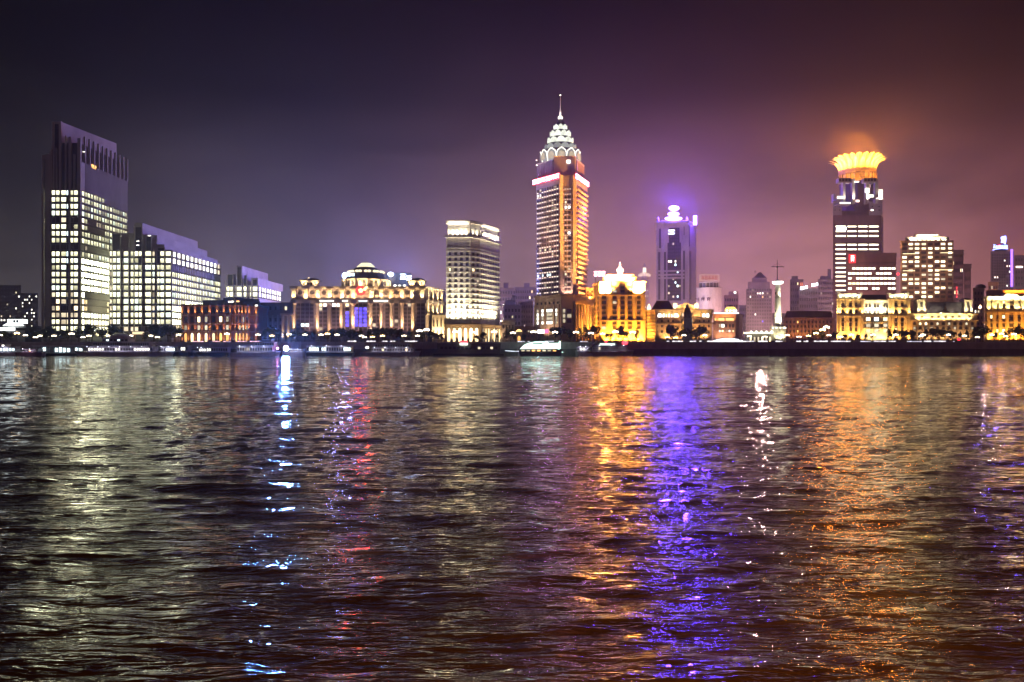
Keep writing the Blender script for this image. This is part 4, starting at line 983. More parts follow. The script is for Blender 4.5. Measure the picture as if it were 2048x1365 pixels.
# ------------------------------------------------------------------ low golden classical hall
def classical_hall():
    Y = 556; A = P(1312, Y); B = P(1424.5, Y); L = P(1290.5, 576); yc = (1, .6, .2)
    T = thing('classical_hall', 'low golden classical hall with lit arched windows and a small gable', 'historic building', ((A.x+B.x)/2, Y+15, G))
    zt = Z(622, Y); pts = [L, A, B, Vector((B.x*590/Y, 590)), Vector((L.x*592/576, 592))]
    MB().prism(pts, G, zt).build('wall', gold_st, T); MB().prism(grow(pts, 1.1), zt, Z(619, Y)).build('cornice', gold_st, T)
    MB().frust([P(1303, Y+4), P(1348, Y+4), P(1348, 588), P(1303, 588)], Z(619, Y), Z(600, Y), .55).build('mansard', roof_b, T)
    a, b = P(1349, Y-1), P(1395, Y-1); zg = Z(619, Y)
    MB().loft([(a.x, Y-1, zg), (b.x, Y-1, zg), (b.x, Y-1, Z(615, Y)), ((a.x+b.x)/2, Y-1, Z(605.5, Y)), (a.x, Y-1, Z(615, Y))], [(a.x, Y+12, zg), (b.x, Y+12, zg), (b.x, Y+12, Z(615, Y)), ((a.x+b.x)/2, Y+12, Z(605.5, Y)), (a.x, Y+12, Z(615, Y))]).build('gable', gold_st, T)
    for u in (1350.5, 1393): p = P(u, Y-2); MB().box(p.x-1.4, p.x+1.4, Y-2, Y+.6, Z(619, Y), Z(607, Y)).build('turret', cream, T); spot((p.x, Y-4.5, Z(618.5, Y)), (p.x, Y-2, Z(610, Y)), 700, (1, .85, .5), 90)
    for u in (1298, ): p = P(u, Y+16); MB().lathe(p.x, p.y, [(1, Z(619, Y)), (1.5, Z(614, Y)), (.4, Z(606, Y))], 8).build('finial', w_wrm, T)
    mb = MB(); zz = Z(616, Y)
    for k in (1, 0, 2): spot((a.x+(b.x-a.x)*(.2+.3*k), Y-3.5, zg+.3), (a.x+(b.x-a.x)*(.2+.3*k), Y-1, Z(609, Y)), 420, yc, 100)
    facade(T, A, B, ucols(A, B, [(1315, 1323.5), (1325, 1333.5), (1336, 1345), (1347, 1357), (1404, 1411), (1412, 1418.5)]), vrows(Y, [631], 8.5), lambda r, c: w_wht, frame_l, shape='arch')
    facade(T, A, B, ucols(A, B, [(1313.5, 1316), (1322, 1325.5), (1335, 1338.5), (1344, 1347.5), (1398, 1401), (1406, 1409.5), (1416, 1419)]), vrows(Y, [642.5, 653, 664], 4.6), lambda r, c: glass if R() < .9 else w_wrm, frame_d)
    facade(T, A, B, ucols(A, B, [(1363, 1369), (1371, 1376), (1379, 1385)]), vrows(Y, [630, 642, 655], 7), lambda r, c: w_dim if R() < .4 else glass, frame_d)
    bands(T, A, B, [Z(637, Y), Z(648, Y)], .8, .7, gold_st, 'string_course')
    ss = uc(A, B, [1313, 1330, 1341, 1360, 1387, 1402, 1421]); piers(T, A, B, ss, 1.1, .5, G, zt, gold_st, 'pilaster')
    bands(T, L, A, [G+2+2.3*k for k in range(10)], 1.2, .45, gold_st, 'rustic_course')
    wash(L, A, G+.4, 4, G+16, 3600, (1, .42, .05), 3, 95)
    wash(A, B, G+.4, 3.5, G+13, 1500, (1, .48, .15), 7, 95); wash(A, B, Z(636, Y), 2.2, zt, 300, yc, 9, 110)
    finish(T)
    # corner building with small dome
    Y = 558; A = P(1426, Y); B = P(1471, Y); C = P(1485, Y+16)
    T = thing('domed_corner_house', 'brown corner building with a small glowing yellow dome and white parapet line', 'historic building', ((A.x+C.x)/2, Y+14, G))
    pts = [A, B, P(1479, Y+4), C, Vector((C.x*590/574, 590)), Vector((A.x*590/Y, 590))]; wm = mat('rose_stone', (.33, .22, .18)); zt = Z(629.5, Y)
    MB().prism(pts, G, zt).build('wall', wm, T); MB().prism(grow(pts, .8), zt, Z(628, Y)).build('cornice', wm, T)
    MB().slab(A, B, .5, (B-A).length+2, .85, 1.2, Z(628, Y), Z(625.6, Y)).build('parapet_light', emit('parapet_glow', (1, .85, .75), 1.4), T)
    c = P(1461, Y+6); s = Y/FPX; z = Z(628, Y)
    MB().lathe(c.x, c.y, [(11*s, z), (11*s, Z(624, Y)), (12.5*s, Z(623, Y))], 12).build('drum', wm, T)
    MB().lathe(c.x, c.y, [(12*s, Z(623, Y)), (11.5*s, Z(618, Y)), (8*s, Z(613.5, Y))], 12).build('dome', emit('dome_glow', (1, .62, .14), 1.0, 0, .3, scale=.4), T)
    MB().lathe(c.x, c.y, [(8*s, Z(613.5, Y)), (4*s, Z(611, Y)), (.5*s, Z(610, Y))], 12).build('dome_cap', roof_b, T)
    for k in (-.9, -.3, .3, .9): MB().ball((c.x+11.6*s*math.sin(k), c.y-11.6*s*math.cos(k), Z(621.5, Y)), .8).build('dome_lamp', w_wht, T)
    facade(T, A, B, ucols(A, B, [(1429, 1432), (1436, 1449), (1451, 1468)]), vrows(Y, [639], 6), lambda r, c: emit('loggia_glow', (1, .6, .2), .9, .1, .3), frame_d)
    facade(T, A, B, ucols(A, B, [(1438, 1441), (1442, 1449), (1450.5, 1454), (1458, 1461), (1464, 1468)]), vrows(Y, [652], 7), lambda r, c: (w_dim, w_wht, glass, glass, glass)[c], frame_d)
    facade(T, A, B, ucols(A, B, [(1437.5, 1441), (1443, 1447), (1452, 1455), (1457, 1461), (1464.5, 1468)]), vrows(Y, [662.5], 4.5), lambda r, c: (w_pink, w_wrm, w_dim, w_pink, w_wrm)[c], frame_d)
    bands(T, A, B, [Z(646, Y)], .8, .6, wm, 'string_course')
    wash(A, B, Z(645.5, Y), 2., zt, 420, (1, .36, .08), 5, 110); wash(A, B, G+.4, 3.5, G+12, 900, (1, .5, .25), 3, 95)
    finish(T)
    # white curved canopy
    a, b = P(1426, 520), P(1486, 520)
    T = thing('canopy', 'low curved white glowing canopy on the promenade below the small domed corner building', 'canopy', ((a.x+b.x)/2, 520, G))
    N = 14; lo, hi = [], []
    for i in range(N+1):
        f = i/N; x = a.x+(b.x-a.x)*f; z = Z(683, 520)+1.9*math.sin(PI*f)**.6
        lo.append((x, z))
    mb = MB(); mb.loft([(x, 518, z) for x, z in lo]+[(lo[-1][0], 518, lo[0][1]-.5), (lo[0][0], 518, lo[0][1]-.5)], [(x, 522, z) for x, z in lo]+[(lo[-1][0], 522, lo[0][1]-.5), (lo[0][0], 522, lo[0][1]-.5)])
    mb.build('roof', emit('canopy_glow', (.93, .93, 1), 1.2, 0, .3), T)
    for i in range(5): MB().box(a.x+(b.x-a.x)*(i+.1)/4.2-.12, a.x+(b.x-a.x)*(i+.1)/4.2+.12, 519, 519.3, G, lo[0][1]-.4).build('post', steel, T)
    # grey monument
    p = P(1374.5, 530)
    T = thing('monument', 'dark grey monument with a tapering body on a stone pedestal before the golden hall', 'monument', (p.x, 530, G))
    MB().box(p.x-3.4, p.x+3.4, 527, 533, G, G+2).build('plinth', stone_d, T)
    MB().frust([(p.x-2.9, 527.6), (p.x+2.9, 527.6), (p.x+2.9, 532.4), (p.x-2.9, 532.4)], G+2, Z(636, 530), .9).build('pedestal', mat('blue_grey_stone', (.25, .27, .27)), T)
    z = Z(636, 530)
    MB().lathe(p.x, 530, [(2.5, z), (2.3, z+1.6), (2.55, z+3), (2.1, z+4.8), (1.7, z+6.2), (.9, z+7), (1., z+7.8), (.75, z+8.6), (.1, z+9)], 10).build('statue', bronze, T)
classical_hall()

# ------------------------------------------------------------------ round grey tower behind
def round_tower():
    Y = 720; c = P(1418, Y+16); s = Y/FPX; r = 25*s; pale = mat('pale_panel', (.33, .30, .32))
    T = thing('round_tower', 'pale round tower with dark lettering under a boxed rooftop sign', 'tower', (c.x, c.y, G))
    MB().lathe(c.x, c.y, [(r, G), (r, Z(574, Y))], 28).build('body', pale, T, smooth=False)
    MB().lathe(c.x, c.y, [(r*1.015, Z(592.6, Y)), (r*1.015, Z(591, Y))], 28).build('belt', pale, T)
    MB().lathe(c.x, c.y, [(r*.80, Z(574, Y)), (r*.80, Z(564.5, Y))], 20).build('upper_storey', glass, T)
    MB().lathe(c.x, c.y, [(r*.83, Z(564.5, Y)), (r*.83, Z(562.5, Y))], 20).build('roof_rim', pale, T)
    for k in range(6):
        a = -PI/2-.9+.36*k; mb = MB(); x, y = c.x+r*.81*math.cos(a), c.y+r*.81*math.sin(a); mb.box(x-.25, x+.25, y-.25, y+.25, Z(574, Y), Z(564.5, Y)); mb.build('mullion', pale, T)
    rn = random.Random(2)
    dk = mat('dark_lettering', (.07, .04, .06))
    for k, u in enumerate((1399.5, 1408.5, 1419)):
        p = P(u, Y); off = math.sqrt(max(0, r*r-(p.x+2-c.x)**2)); mb = MB(); glyph(mb, Vector((p.x-1.5, c.y-off-.35)), Vector((1, 0)), 0, Z(602, Y), 7*s, 6.6*s, rn, dep=.5); mb.build('character', dk, T)
    spot((c.x-28, c.y-34, Z(640, Y)), (c.x-6, c.y-14, Z(590, Y)), 7000, (1, .86, .95), 70)
    S = thing('roof_sign', 'boxy pale sign board with five dull red characters on the round tower', 'sign', (c.x, c.y, Z(562.5, Y)))
    a, b = P(1399, Y+2), P(1439, Y+2)
    MB().box(a.x, b.x, Y+2, Y+3.2, Z(562, Y), Z(549, Y)).build('board', emit('board_glow', (.85, .42, .38), .28, 0, .2), S)
    for k in range(5):
        mb = MB(); glyph(mb, Vector((a.x, Y+2)), Vector((1, 0)), (4+6.6*k)*s, Z(559.5, Y), 5.6*s, 7.5*s, rn, dep=.4); mb.build('character', mat('dull_red', (.25, .06, .05)), S)
round_tower()
dim_house('red_block', 'hazy reddish block with a small bright lamp on its roof edge', 1448, 1477, 592, 980, mat('reddish_render', (.42, .24, .26)), 30, (6, 7), .03, roof=[(1457, 1476, 583)])
T = thing('roof_lamp', 'small bright white lamp on the edge of the hazy reddish block', 'lamp', (P(1470, 976).x, 976, Z(586.5, 980))); MB().ball((P(1470, 976).x, 976, Z(586, 980)), 1.5).build('bulb', w_wht, T)

def pointed_tower():
    Y = 1050; A, B = P(1492, Y), P(1544, Y); cx = (A.x+B.x)/2; s = Y/FPX
    T = thing('pointed_tower', 'hazy broad tower with stepped shoulders and a pointed roof', 'skyscraper', (cx, Y+20, G))
    MB().box(A.x, B.x, Y, Y+34, G, Z(578, Y)).build('body', far_d, T)
    MB().box(P(1496, Y).x, P(1540, Y).x, Y+1, Y+33, Z(578, Y), Z(564, Y)).build('shoulder', far_d, T)
    MB().box(P(1505, Y).x, P(1535, Y).x, Y+3, Y+31, Z(564, Y), Z(556, Y)).build('upper_storey', far_d, T)
    MB().frust([P(1506, Y+4), P(1534, Y+4), P(1534, Y+30), P(1506, Y+30)], Z(556, Y), Z(549, Y), .55).build('roof', far_d, T)
    MB().frust([P(1512, Y+9), P(1528, Y+9), P(1528, Y+25), P(1512, Y+25)], Z(549, Y), Z(543, Y), .25).build('upper_roof', far_d, T)
    MB().lathe(cx, Y+17, [(1., Z(543.5, Y)), (.2, Z(538, Y))], 6).build('spike', far_d, T)
    rows = [(Z(582+7*k, Y), Z(582+7*k, Y)+2.4) for k in range(12)]
    lit = {(1, 4): w_pink, (1, 5): w_pink, (1, 6): w_wht, (2, 1): w_wht, (2, 6): w_org, (7, 3): w_wht, (9, 6): w_blue}
    facade(T, A, B, ecols(A, B, 10, .5, 1), rows, lambda r, c: lit.get((r, c), glass if R() < .97 else w_dim), frame_d, d=.15); finish(T)
pointed_tower()
dim_house('hazy_tower', 'faint stepped tower in the haze right of the signal tower', 1580, 1607, 560, 1250, far_d, 30, (6, 10), .03, roof=[(1583, 1596, 552)], cat='skyscraper')
dim_house('hazy_tower', 'faint broad block in the haze under two white signs', 1598, 1640, 578, 1180, far_d, 40, (9, 8), .05, cat='skyscraper')
dim_house('hazy_tower', 'hazy tower with a stepped top next to the crowned tower', 1636, 1668, 560, 1000, far_d, 30, (8, 12), .12, litm=w_dim, roof=[(1640, 1660, 552), (1655, 1662, 538)], cat='skyscraper')
dim_house('hazy_tower', 'faint low block in the haze left of the pointed tower', 1478, 1493, 612, 1150, far_d, 30, (4, 6), .04)
dim_house('hazy_tower', 'faint low block in the haze between the pointed tower and signal tower', 1540, 1584, 628, 1150, far_d, 30, (8, 4), .05)
for u, v, lab in ((1608, 577, 'white glowing lettering high on the hazy broad block, lower of two'), (1630, 571, 'white glowing lettering on a frame above the hazy broad block, upper of two')):
    roof_sign(lab, u, v, 15, 5.5, 1172, emit('sign_cold', (.85, .9, 1), 4, 0, .1), 'text', 3, u, zb=Z(578, 1172), tilt=.7)
roof_sign('small square orange sign on the faint stepped tower', 1603, 569, 7, 6, 1244, emit('sign_orange', (1, .25, .12), .7), 'text', 1, 3, zb=Z(575, 1244))

def long_house():
    Y = 612; A, B = P(1567, Y), P(1668, Y)
    T = thing('long_building', 'long unlit brown building with a mansard roof right of the signal tower', 'historic building', ((A.x+B.x)/2, Y+15, G)); wm = mat('brown_stone', (.27, .19, .16))
    MB().box(A.x, B.x, Y, Y+30, G, Z(638, Y)).build('wall', wm, T); MB().box(A.x-.8, B.x+.8, Y-.8, Y+30.8, Z(638, Y), Z(635.5, Y)).build('cornice', wm, T)
    MB().frust([(A.x+1, Y), (B.x-1, Y), ((B.x-1)*1.047, Y+29), ((A.x+1)*1.047, Y+29)], Z(635.5, Y), Z(622.5, Y), .93).build('mansard', roof_b, T)
    facade(T, A, B, ecols(A, B, 13, .42, 1), vrows(Y, [644.5, 653.5, 663], 5), lambda r, c: glass if R() < .95 else w_org, frame_d)
    piers(T, A, B, [x[0]-1 for x in ecols(A, B, 13, .42, 1)], .7, .4, G, Z(638, Y), wm, 'pilaster')
    wash(A, B, G+.4, 6, G+16, 800, (1, .36, .10), 5, 95); finish(T)
long_house()

# ------------------------------------------------------------------ signal tower
def signal_tower():
    Y = 517; p = P(1555.5, Y); s = Y/FPX; wm = mat('white_plaster', (.66, .64, .56))
    T = thing('signal_tower', 'slender white floodlit signal tower with a round platform and a cross mast', 'tower', (p.x, Y, G))
    MB().lathe(p.x, Y, [(15.5*s, G), (15.5*s, Z(660, Y)), (15*s, Z(653, Y))], 16).build('base', wm, T)
    MB().lathe(p.x, Y, [(6.6*s, Z(653, Y)), (6.4*s, Z(640, Y)), (5.6*s, Z(600, Y)), (4.6*s, Z(572, Y)), (5.4*s, Z(569, Y))], 18).build('shaft', wm, T)
    for v in (597, 577): MB().lathe(p.x, Y, [(6.3*s, Z(v+.7, Y)), (6.3*s, Z(v-.7, Y))], 16).build('ring', wm, T)
    MB().lathe(p.x, Y, [(8*s, Z(568.5, Y)), (10.4*s, Z(567, Y)), (10.4*s, Z(563.5, Y))], 16).build('platform', emit('platform_glow', (1, .95, .85), 2.6, sampling='AUTO'), T)
    MB().lathe(p.x, Y, [(6*s, Z(563.5, Y)), (5*s, Z(561, Y)), (1.4*s, Z(560, Y))], 12).build('platform_roof', roof_d, T)
    ms = MB().tube((p.x-.3, Y, Z(561, Y)), (p.x-.3, Y, Z(520, Y)), .34, 6, 0, .12).build('mast', steel, T)
    MB().tube((p.x-13*s, Y, Z(534, Y)), (p.x+12.5*s, Y, Z(534, Y)), .2, 6).build('cross_arm', steel, ms)
    MB().ball((p.x-.3, Y, Z(534.2, Y)), .65).build('mast_joint', steel, ms)
    for d in (-1, 1): MB().tube((p.x-.3+d*12*s, Y, Z(534, Y)), (p.x-.3, Y, Z(527, Y)), .07, 4).build('stay', steel, ms)
    for v in (588, 623): window(T, (p.x-5.2*s, Y-4*s, Z(v+2, Y)), -.9, .8, 1.6, frame_d, glass)
    for dx, dy, pw in ((6, -5, 5200), (3.5, -6.5, 2600), (-4.5, -5.5, 1500)):
        spot((p.x+dx, Y+dy, Z(657, Y)), (p.x+.2*dx, Y, Z(628, Y)), pw, (1, .93, .66), 60)
    spot((p.x+3.4, Y-4.4, Z(600, Y)), (p.x, Y, Z(580, Y)), 900, (1, .93, .7), 60)
    for k in range(5):
        a = -PI/2-1.0+.5*k; MB().ball((p.x+15*s*math.cos(a), Y+15*s*math.sin(a)-.2, Z(656.5, Y)), .6, sz=.7).build('base_lamp', w_wht, T)
    wash(Vector((p.x-5, Y-4.6)), Vector((p.x+5, Y-4.6)), G+.6, 2.2, Z(656, Y), 420, (1, .9, .5), 3, 100)
    a, b = P(1496, 514), P(1549, 514)
    T = thing('river_pavilion', 'low pavilion with a bright yellow white roof edge beside the signal tower', 'pavilion', ((a.x+b.x)/2, 519, G))
    MB().box(a.x, b.x, 514, 524, Z(667.5, 514), Z(664.5, 514)).build('roof', emit('roof_edge_glow', (1, .92, .55), 1.3, 0, .25), T)
    MB().frust([(a.x+3, 515), (b.x-3, 515), (b.x-3, 523), (a.x+3, 523)], Z(664.5, 514), Z(661.5, 514), .8).build('upper_roof', cream, T)
    MB().box(a.x+1, b.x-1, 516, 523, G, Z(667.5, 514)).build('wall', stone_d, T)
    A, B = Vector((a.x+1, 516)), Vector((b.x-1, 516)); facade(T, A, B, ecols(A, B, 6, .55), [(G+.3, G+3.6)], lambda r, c: w_wrm if c in (0, 3, 5) else w_dim, frame_d)
    for k in range(5): MB().ball((a.x+2+k*(b.x-a.x-4)/4, 513.6, Z(664, 514)), .7).build('roof_lamp', w_wht, T)
signal_tower()
# ------------------------------------------------------------------ crowned tower
def crowned_tower():
    Y = 780; s = Y/FPX; A, B = P(1666, Y), P(1762, Y); C = P(1766.5, Y+14); c = P(1714.5, Y+22); fac = mat('brown_granite', (.20, .13, .13), rough=.5)
    T = thing('crowned_tower', 'tall dark tower with lit floor strips under a glowing golden lotus crown', 'skyscraper', (c.x, c.y, G))
    pts = [A, B, C, Vector((C.x*(Y+50)/(Y+14), Y+50)), Vector((A.x*(Y+50)/Y, Y+50))]; zt = Z(431, Y)
    MB().prism(pts, G, zt).build('shaft', fac, T)
    MB().box(P(1683, Y).x, P(1752, Y).x, Y+3, Y+46, zt, Z(421, Y)).build('setback', fac, T)
    for u0, u1, v in ((1665.5, 1684, 405), (1738, 1765, 404)):
        a, b = P(u0, Y-1), P(u1, Y-1); MB().box(a.x, b.x, Y-1, Y+14, Z(431, Y), Z(v, Y)).build('corner_block', lilac, T)
        facade(T, Vector((a.x, Y-1)), Vector((b.x, Y-1)), ecols(Vector((a.x, Y)), Vector((b.x, Y)), 2, .2), vrows(Y, [414, 421], 2.4), lambda r, c_: glass, frame_d)
    for u0, u1, v0, v1, y in ((1757, 1765.5, 404, 379, Y-.5), (1667, 1671, 405, 388, Y)):
        a, b = P(u0, y), P(u1, y); MB().box(a.x, b.x, y, y+5, Z(v0, Y), Z(v1, Y)).build('pylon', stone, T); spot(((a.x+b.x)/2, y-4, Z(v0, Y)+.5), ((a.x+b.x)/2, y, Z((v0+v1)/2, Y)), 7000 if u0 > 1700 else 600, (1, .9, .72), 75)
    # upper octagon body with four big piers
    MB().lathe(c.x, c.y, [(31*s, Z(431, Y)), (31*s, Z(411, Y)), (34*s, Z(362, Y)), (36*s, Z(359, Y))], 8, ph=PI/8).build('upper_body', fac, T)
    for u0, u1 in ((1680, 1685), (1699, 1704), (1726, 1731), (1745, 1750)):
        a, b = P(u0, Y-3), P(u1, Y-3); MB().box(a.x, b.x, Y-10, Y-5, Z(411, Y), Z(362, Y)).build('pier', stone, T)
        spot(((a.x+b.x)/2, Y-14, Z(410, Y)), ((a.x+b.x)/2, Y-9, Z(392, Y)), 3200 if u0 in (1699, 1726) else 1500, (1, .86, .75), 45)
    for u0, u1 in ((1677, 1702), (1728, 1753)):
        a, b = P(u0, Y-11), P(u1, Y-11); MB().box(a.x, b.x, Y-11, Y-4.9, Z(370, Y), Z(361, Y)).build('pier_head', stone, T)
        for k in range(4): window(T, (a.x+(b.x-a.x)*(k+.5)/4, Y-11.02, Z(367.5, Y)), 0, 2.2, 2.6, frame_d, glass)
    for u, v, w, h, m in ((1680, 400, 13, 6, w_wht), (1742, 397, 11, 6, w_wht), (1734, 386.5, 9, 10, w_wht), (1713, 369, 10, 3, w_wht), (1690, 411, 22, 3.5, w_wht), (1715, 407, 8, 5, w_pink), (1744, 425, 6, 3, w_wht)):
        p = P(u, Y-12); window(T, (p.x, Y-12, Z(v+h/2, Y)), 0, w*s, h*s, frame_d, m, .4)
    for u0, u1, v in ((1672, 1688, 403.5), (1738, 1758, 400.5), (1676, 1704, 413)):
        a, b = P(u0, Y-12), P(u1, Y-12); MB().box(a.x, b.x, Y-11.9, Y-2, Z(v+1, Y), Z(v-.6, Y)).build('terrace', lilac, T)
    # lit floor strips
    rows = [453.5, 463, 472.5, 490, 499, 508.5, 517.5, 526.5, 536, 545, 553.5, 562.5, 571.5, 581]
    us = [(1671, 1691.5), (1694.5, 1713), (1716, 1735), (1737.5, 1757)]
    def pk(r, c_):
        if r < 5: return w_rowl
        return (w_rowl if c_ == 0 else (w_dim if R() < .06 else None))
    facade(T, A, B, ucols(A, B, us), vrows(Y, rows, 3.4), pk, frame_d, d=.3, name='window_strip')
    window(T, (P(1683, Y-.4).x, Y-.4, Z(461, Y)), 0, 10, 3, frame_d, w_cool)
    bands(T, A, B, [Z(v+4.5, Y) for v in rows]+[Z(440, Y)], .8, .35, fac, 'spandrel')
    # golden drum
    dm = mat('gilded_stone', (.55, .38, .16)); r = 36.5*s
    MB().lathe(c.x, c.y, [(r*1.02, Z(359, Y)), (r*1.02, Z(355, Y)), (r*.96, Z(354, Y)), (r*.96, Z(341, Y)), (r*1.0, Z(340, Y)), (r*1.0, Z(335, Y))], 24).build('drum', dm, T)
    for i in range(24):
        a = 2*PI*(i+.5)/24
        if math.sin(a) > .2: continue
        window(T, (c.x+r*.955*math.cos(a), c.y+r*.955*math.sin(a), Z(353, Y)), a+PI/2, r*.2, (353-342)*s, frame_d, emit('amber_light', (1, .30, .03), .55, .3, .3), .5)
        b = a+PI/24; MB().tube((c.x+r*1.0*math.cos(b), c.y+r*1.0*math.sin(b), Z(354, Y)), (c.x+r*1.0*math.cos(b), c.y+r*1.0*math.sin(b), Z(341, Y)), .55, 6).build('drum_column', dm, T)
    for i in range(9):
        a = -PI+PI*(i+.5)/9; spot((c.x+(r+7)*math.cos(a), c.y+(r+7)*math.sin(a), Z(359, Y)), (c.x+r*math.cos(a), c.y+r*math.sin(a), Z(348, Y)), 800, (1, .36, .03), 100)
    # lotus crown: outward curling petals
    pm = mat('gilded_petal', (.6, .50, .26), rough=.5); n = 20
    for ring, (rb, rt, z0, z1, off, wd) in enumerate(((34, 48, 335, 304, 0, 12.6), (36, 57, 334, 311, .5, 9.))):
        for i in range(n):
            a = 2*PI*(i+off)/n-PI/2
            e = Vector((math.cos(a), math.sin(a), 0)); t = Vector((-math.sin(a), math.cos(a), 0)); cc = Vector((c.x, c.y, 0)); N = 4; rows_ = []
            for j in range(7):
                f = j/6; rr = (rb+(rt-rb)*f**2.0)*s; z = Z(z0+(z1-z0)*math.sin(f*PI*.5), Y); w = wd*s*(1 if f < .5 else (math.sqrt(max(.02, 1-((f-.5)/.5)**2)) if ring == 0 else max(.04, 1-(f-.5)/.5)))*(.85+.15*f)
                rows_.append([cc+e*(rr-.18*w*abs(2*k/N-1))+t*(w/2*(2*k/N-1))+Vector((0, 0, z)) for k in range(N+1)])
            vs = [p for q in rows_ for p in q]; fs = [(j*(N+1)+k, j*(N+1)+k+1, (j+1)*(N+1)+k+1, (j+1)*(N+1)+k) for j in range(6) for k in range(N)]
            mb = MB(); mb.add(vs, fs); mb.add([p-e*.5-Vector((0, 0, .2)) for p in vs], [f_[::-1] for f_ in fs]); mb.build('petal', pm, T)
    for i in range(14):
        a = -PI-.25+(PI+.5)*(i+.5)/14; x, y = c.x+(r+10)*math.cos(a), c.y+(r+10)*math.sin(a)
        spot((x, y, Z(336, Y)), (c.x+(r+3)*math.cos(a), c.y+(r+3)*math.sin(a), Z(318, Y)), 12500, (1, .38, .032), 95)
    MB().lathe(c.x, c.y, [(r*.9, Z(335, Y)), (r*.95, Z(326, Y))], 20).build('crown_floor', dm, T)
    for i in range(8):
        a = 2*PI*i/8; MB().lathe(c.x+r*.6*math.cos(a), c.y+r*.6*math.sin(a), [(1.4, Z(326.5, Y)), (1.2, Z(324, Y))], 8).build('crown_lamp', emit('crown_lamp_glow', (1, .6, .15), 20, sampling='AUTO'), T)
    point((c.x, c.y, Z(322, Y)), 30000, (1, .45, .06), 2)
    point((c.x, c.y, Z(299, Y)), 9e5, (1, .27, .02), 9)  # unseen lamp added above the crown for its orange halo
    finish(T)
crowned_tower()

def strip_office():
    Y = 700; A, B = P(1695, Y), P(1792, Y)
    T = thing('strip_office', 'mid-rise brown office with five bright window strips before the crowned tower', 'office building', ((A.x+B.x)/2, Y+15, G)); fm = mat('brown_panel', (.24, .15, .13))
    MB().box(A.x, B.x, Y, Y+30, G, Z(508, Y)).build('wall', fm, T); MB().box(A.x-.4, B.x+.4, Y-.5, Y+30.4, Z(508, Y), Z(506, Y)).build('parapet', fm, T)
    rows = [537.5, 547.5, 557.3, 567.5, 577.5, 587]
    cols = [(1696+i*7.95, 1703.2+i*7.95) for i in range(12)]
    off = {(0, 0), (0, 7), (1, 11), (1, 6), (3, 0), (3, 1), (4, 1), (4, 5), (4, 8), (4, 9), (2, 1)}
    facade(T, A, B, ucols(A, B, cols), vrows(Y, rows, 4.6), lambda r, c: w_wrm if (r == 3 and c < 3) else (None if (r, c) in off or r == 5 else w_rowl), frame_d, d=.3)
    facade(T, A, B, ucols(A, B, cols), vrows(Y, [527], 4), lambda r, c: glass, frame_d, d=.2)
    bands(T, A, B, [Z(v+4.8, Y) for v in [515, 522]+rows], .9, .4, fm, 'spandrel'); finish(T)
    S = thing('red_sign', 'square red glowing sign with two white characters on the brown office', 'sign', (P(1705, Y-1).x, Y-.6, Z(526, Y)))
    a, b = P(1698.5, Y-1), P(1711.5, Y-1)
    MB().box(a.x, b.x, Y-1, Y-.5, Z(526.5, Y), Z(510, Y)).build('board', emit('red_board', (1, .015, .02), 1.3, sampling='AUTO'), S); rn = random.Random(6)
    for v in (523.5, 516.8):
        mb = MB(); glyph(mb, Vector((a.x, Y-1)), Vector((1, 0)), 3*Y/FPX, Z(v, Y), 7*Y/FPX, 5*Y/FPX, rn, dep=.3); mb.build('character', emit('white_character', (1, .8, .75), 2.5), S)
    p = P(1796, 690); S = thing('roof_beacon', 'small red lamp at the right end of the brown strip office', 'lamp', (p.x, 690, Z(550, 690))); MB().ball((p.x, 690, Z(548.5, 690)), 1.2).build('bulb', emit('beacon_red', (1, .03, .05), 1.6), S); MB().box(p.x-.1, p.x+.1, 689.9, 690.1, G, Z(550, 690)).build('pole', steel, S)
strip_office()

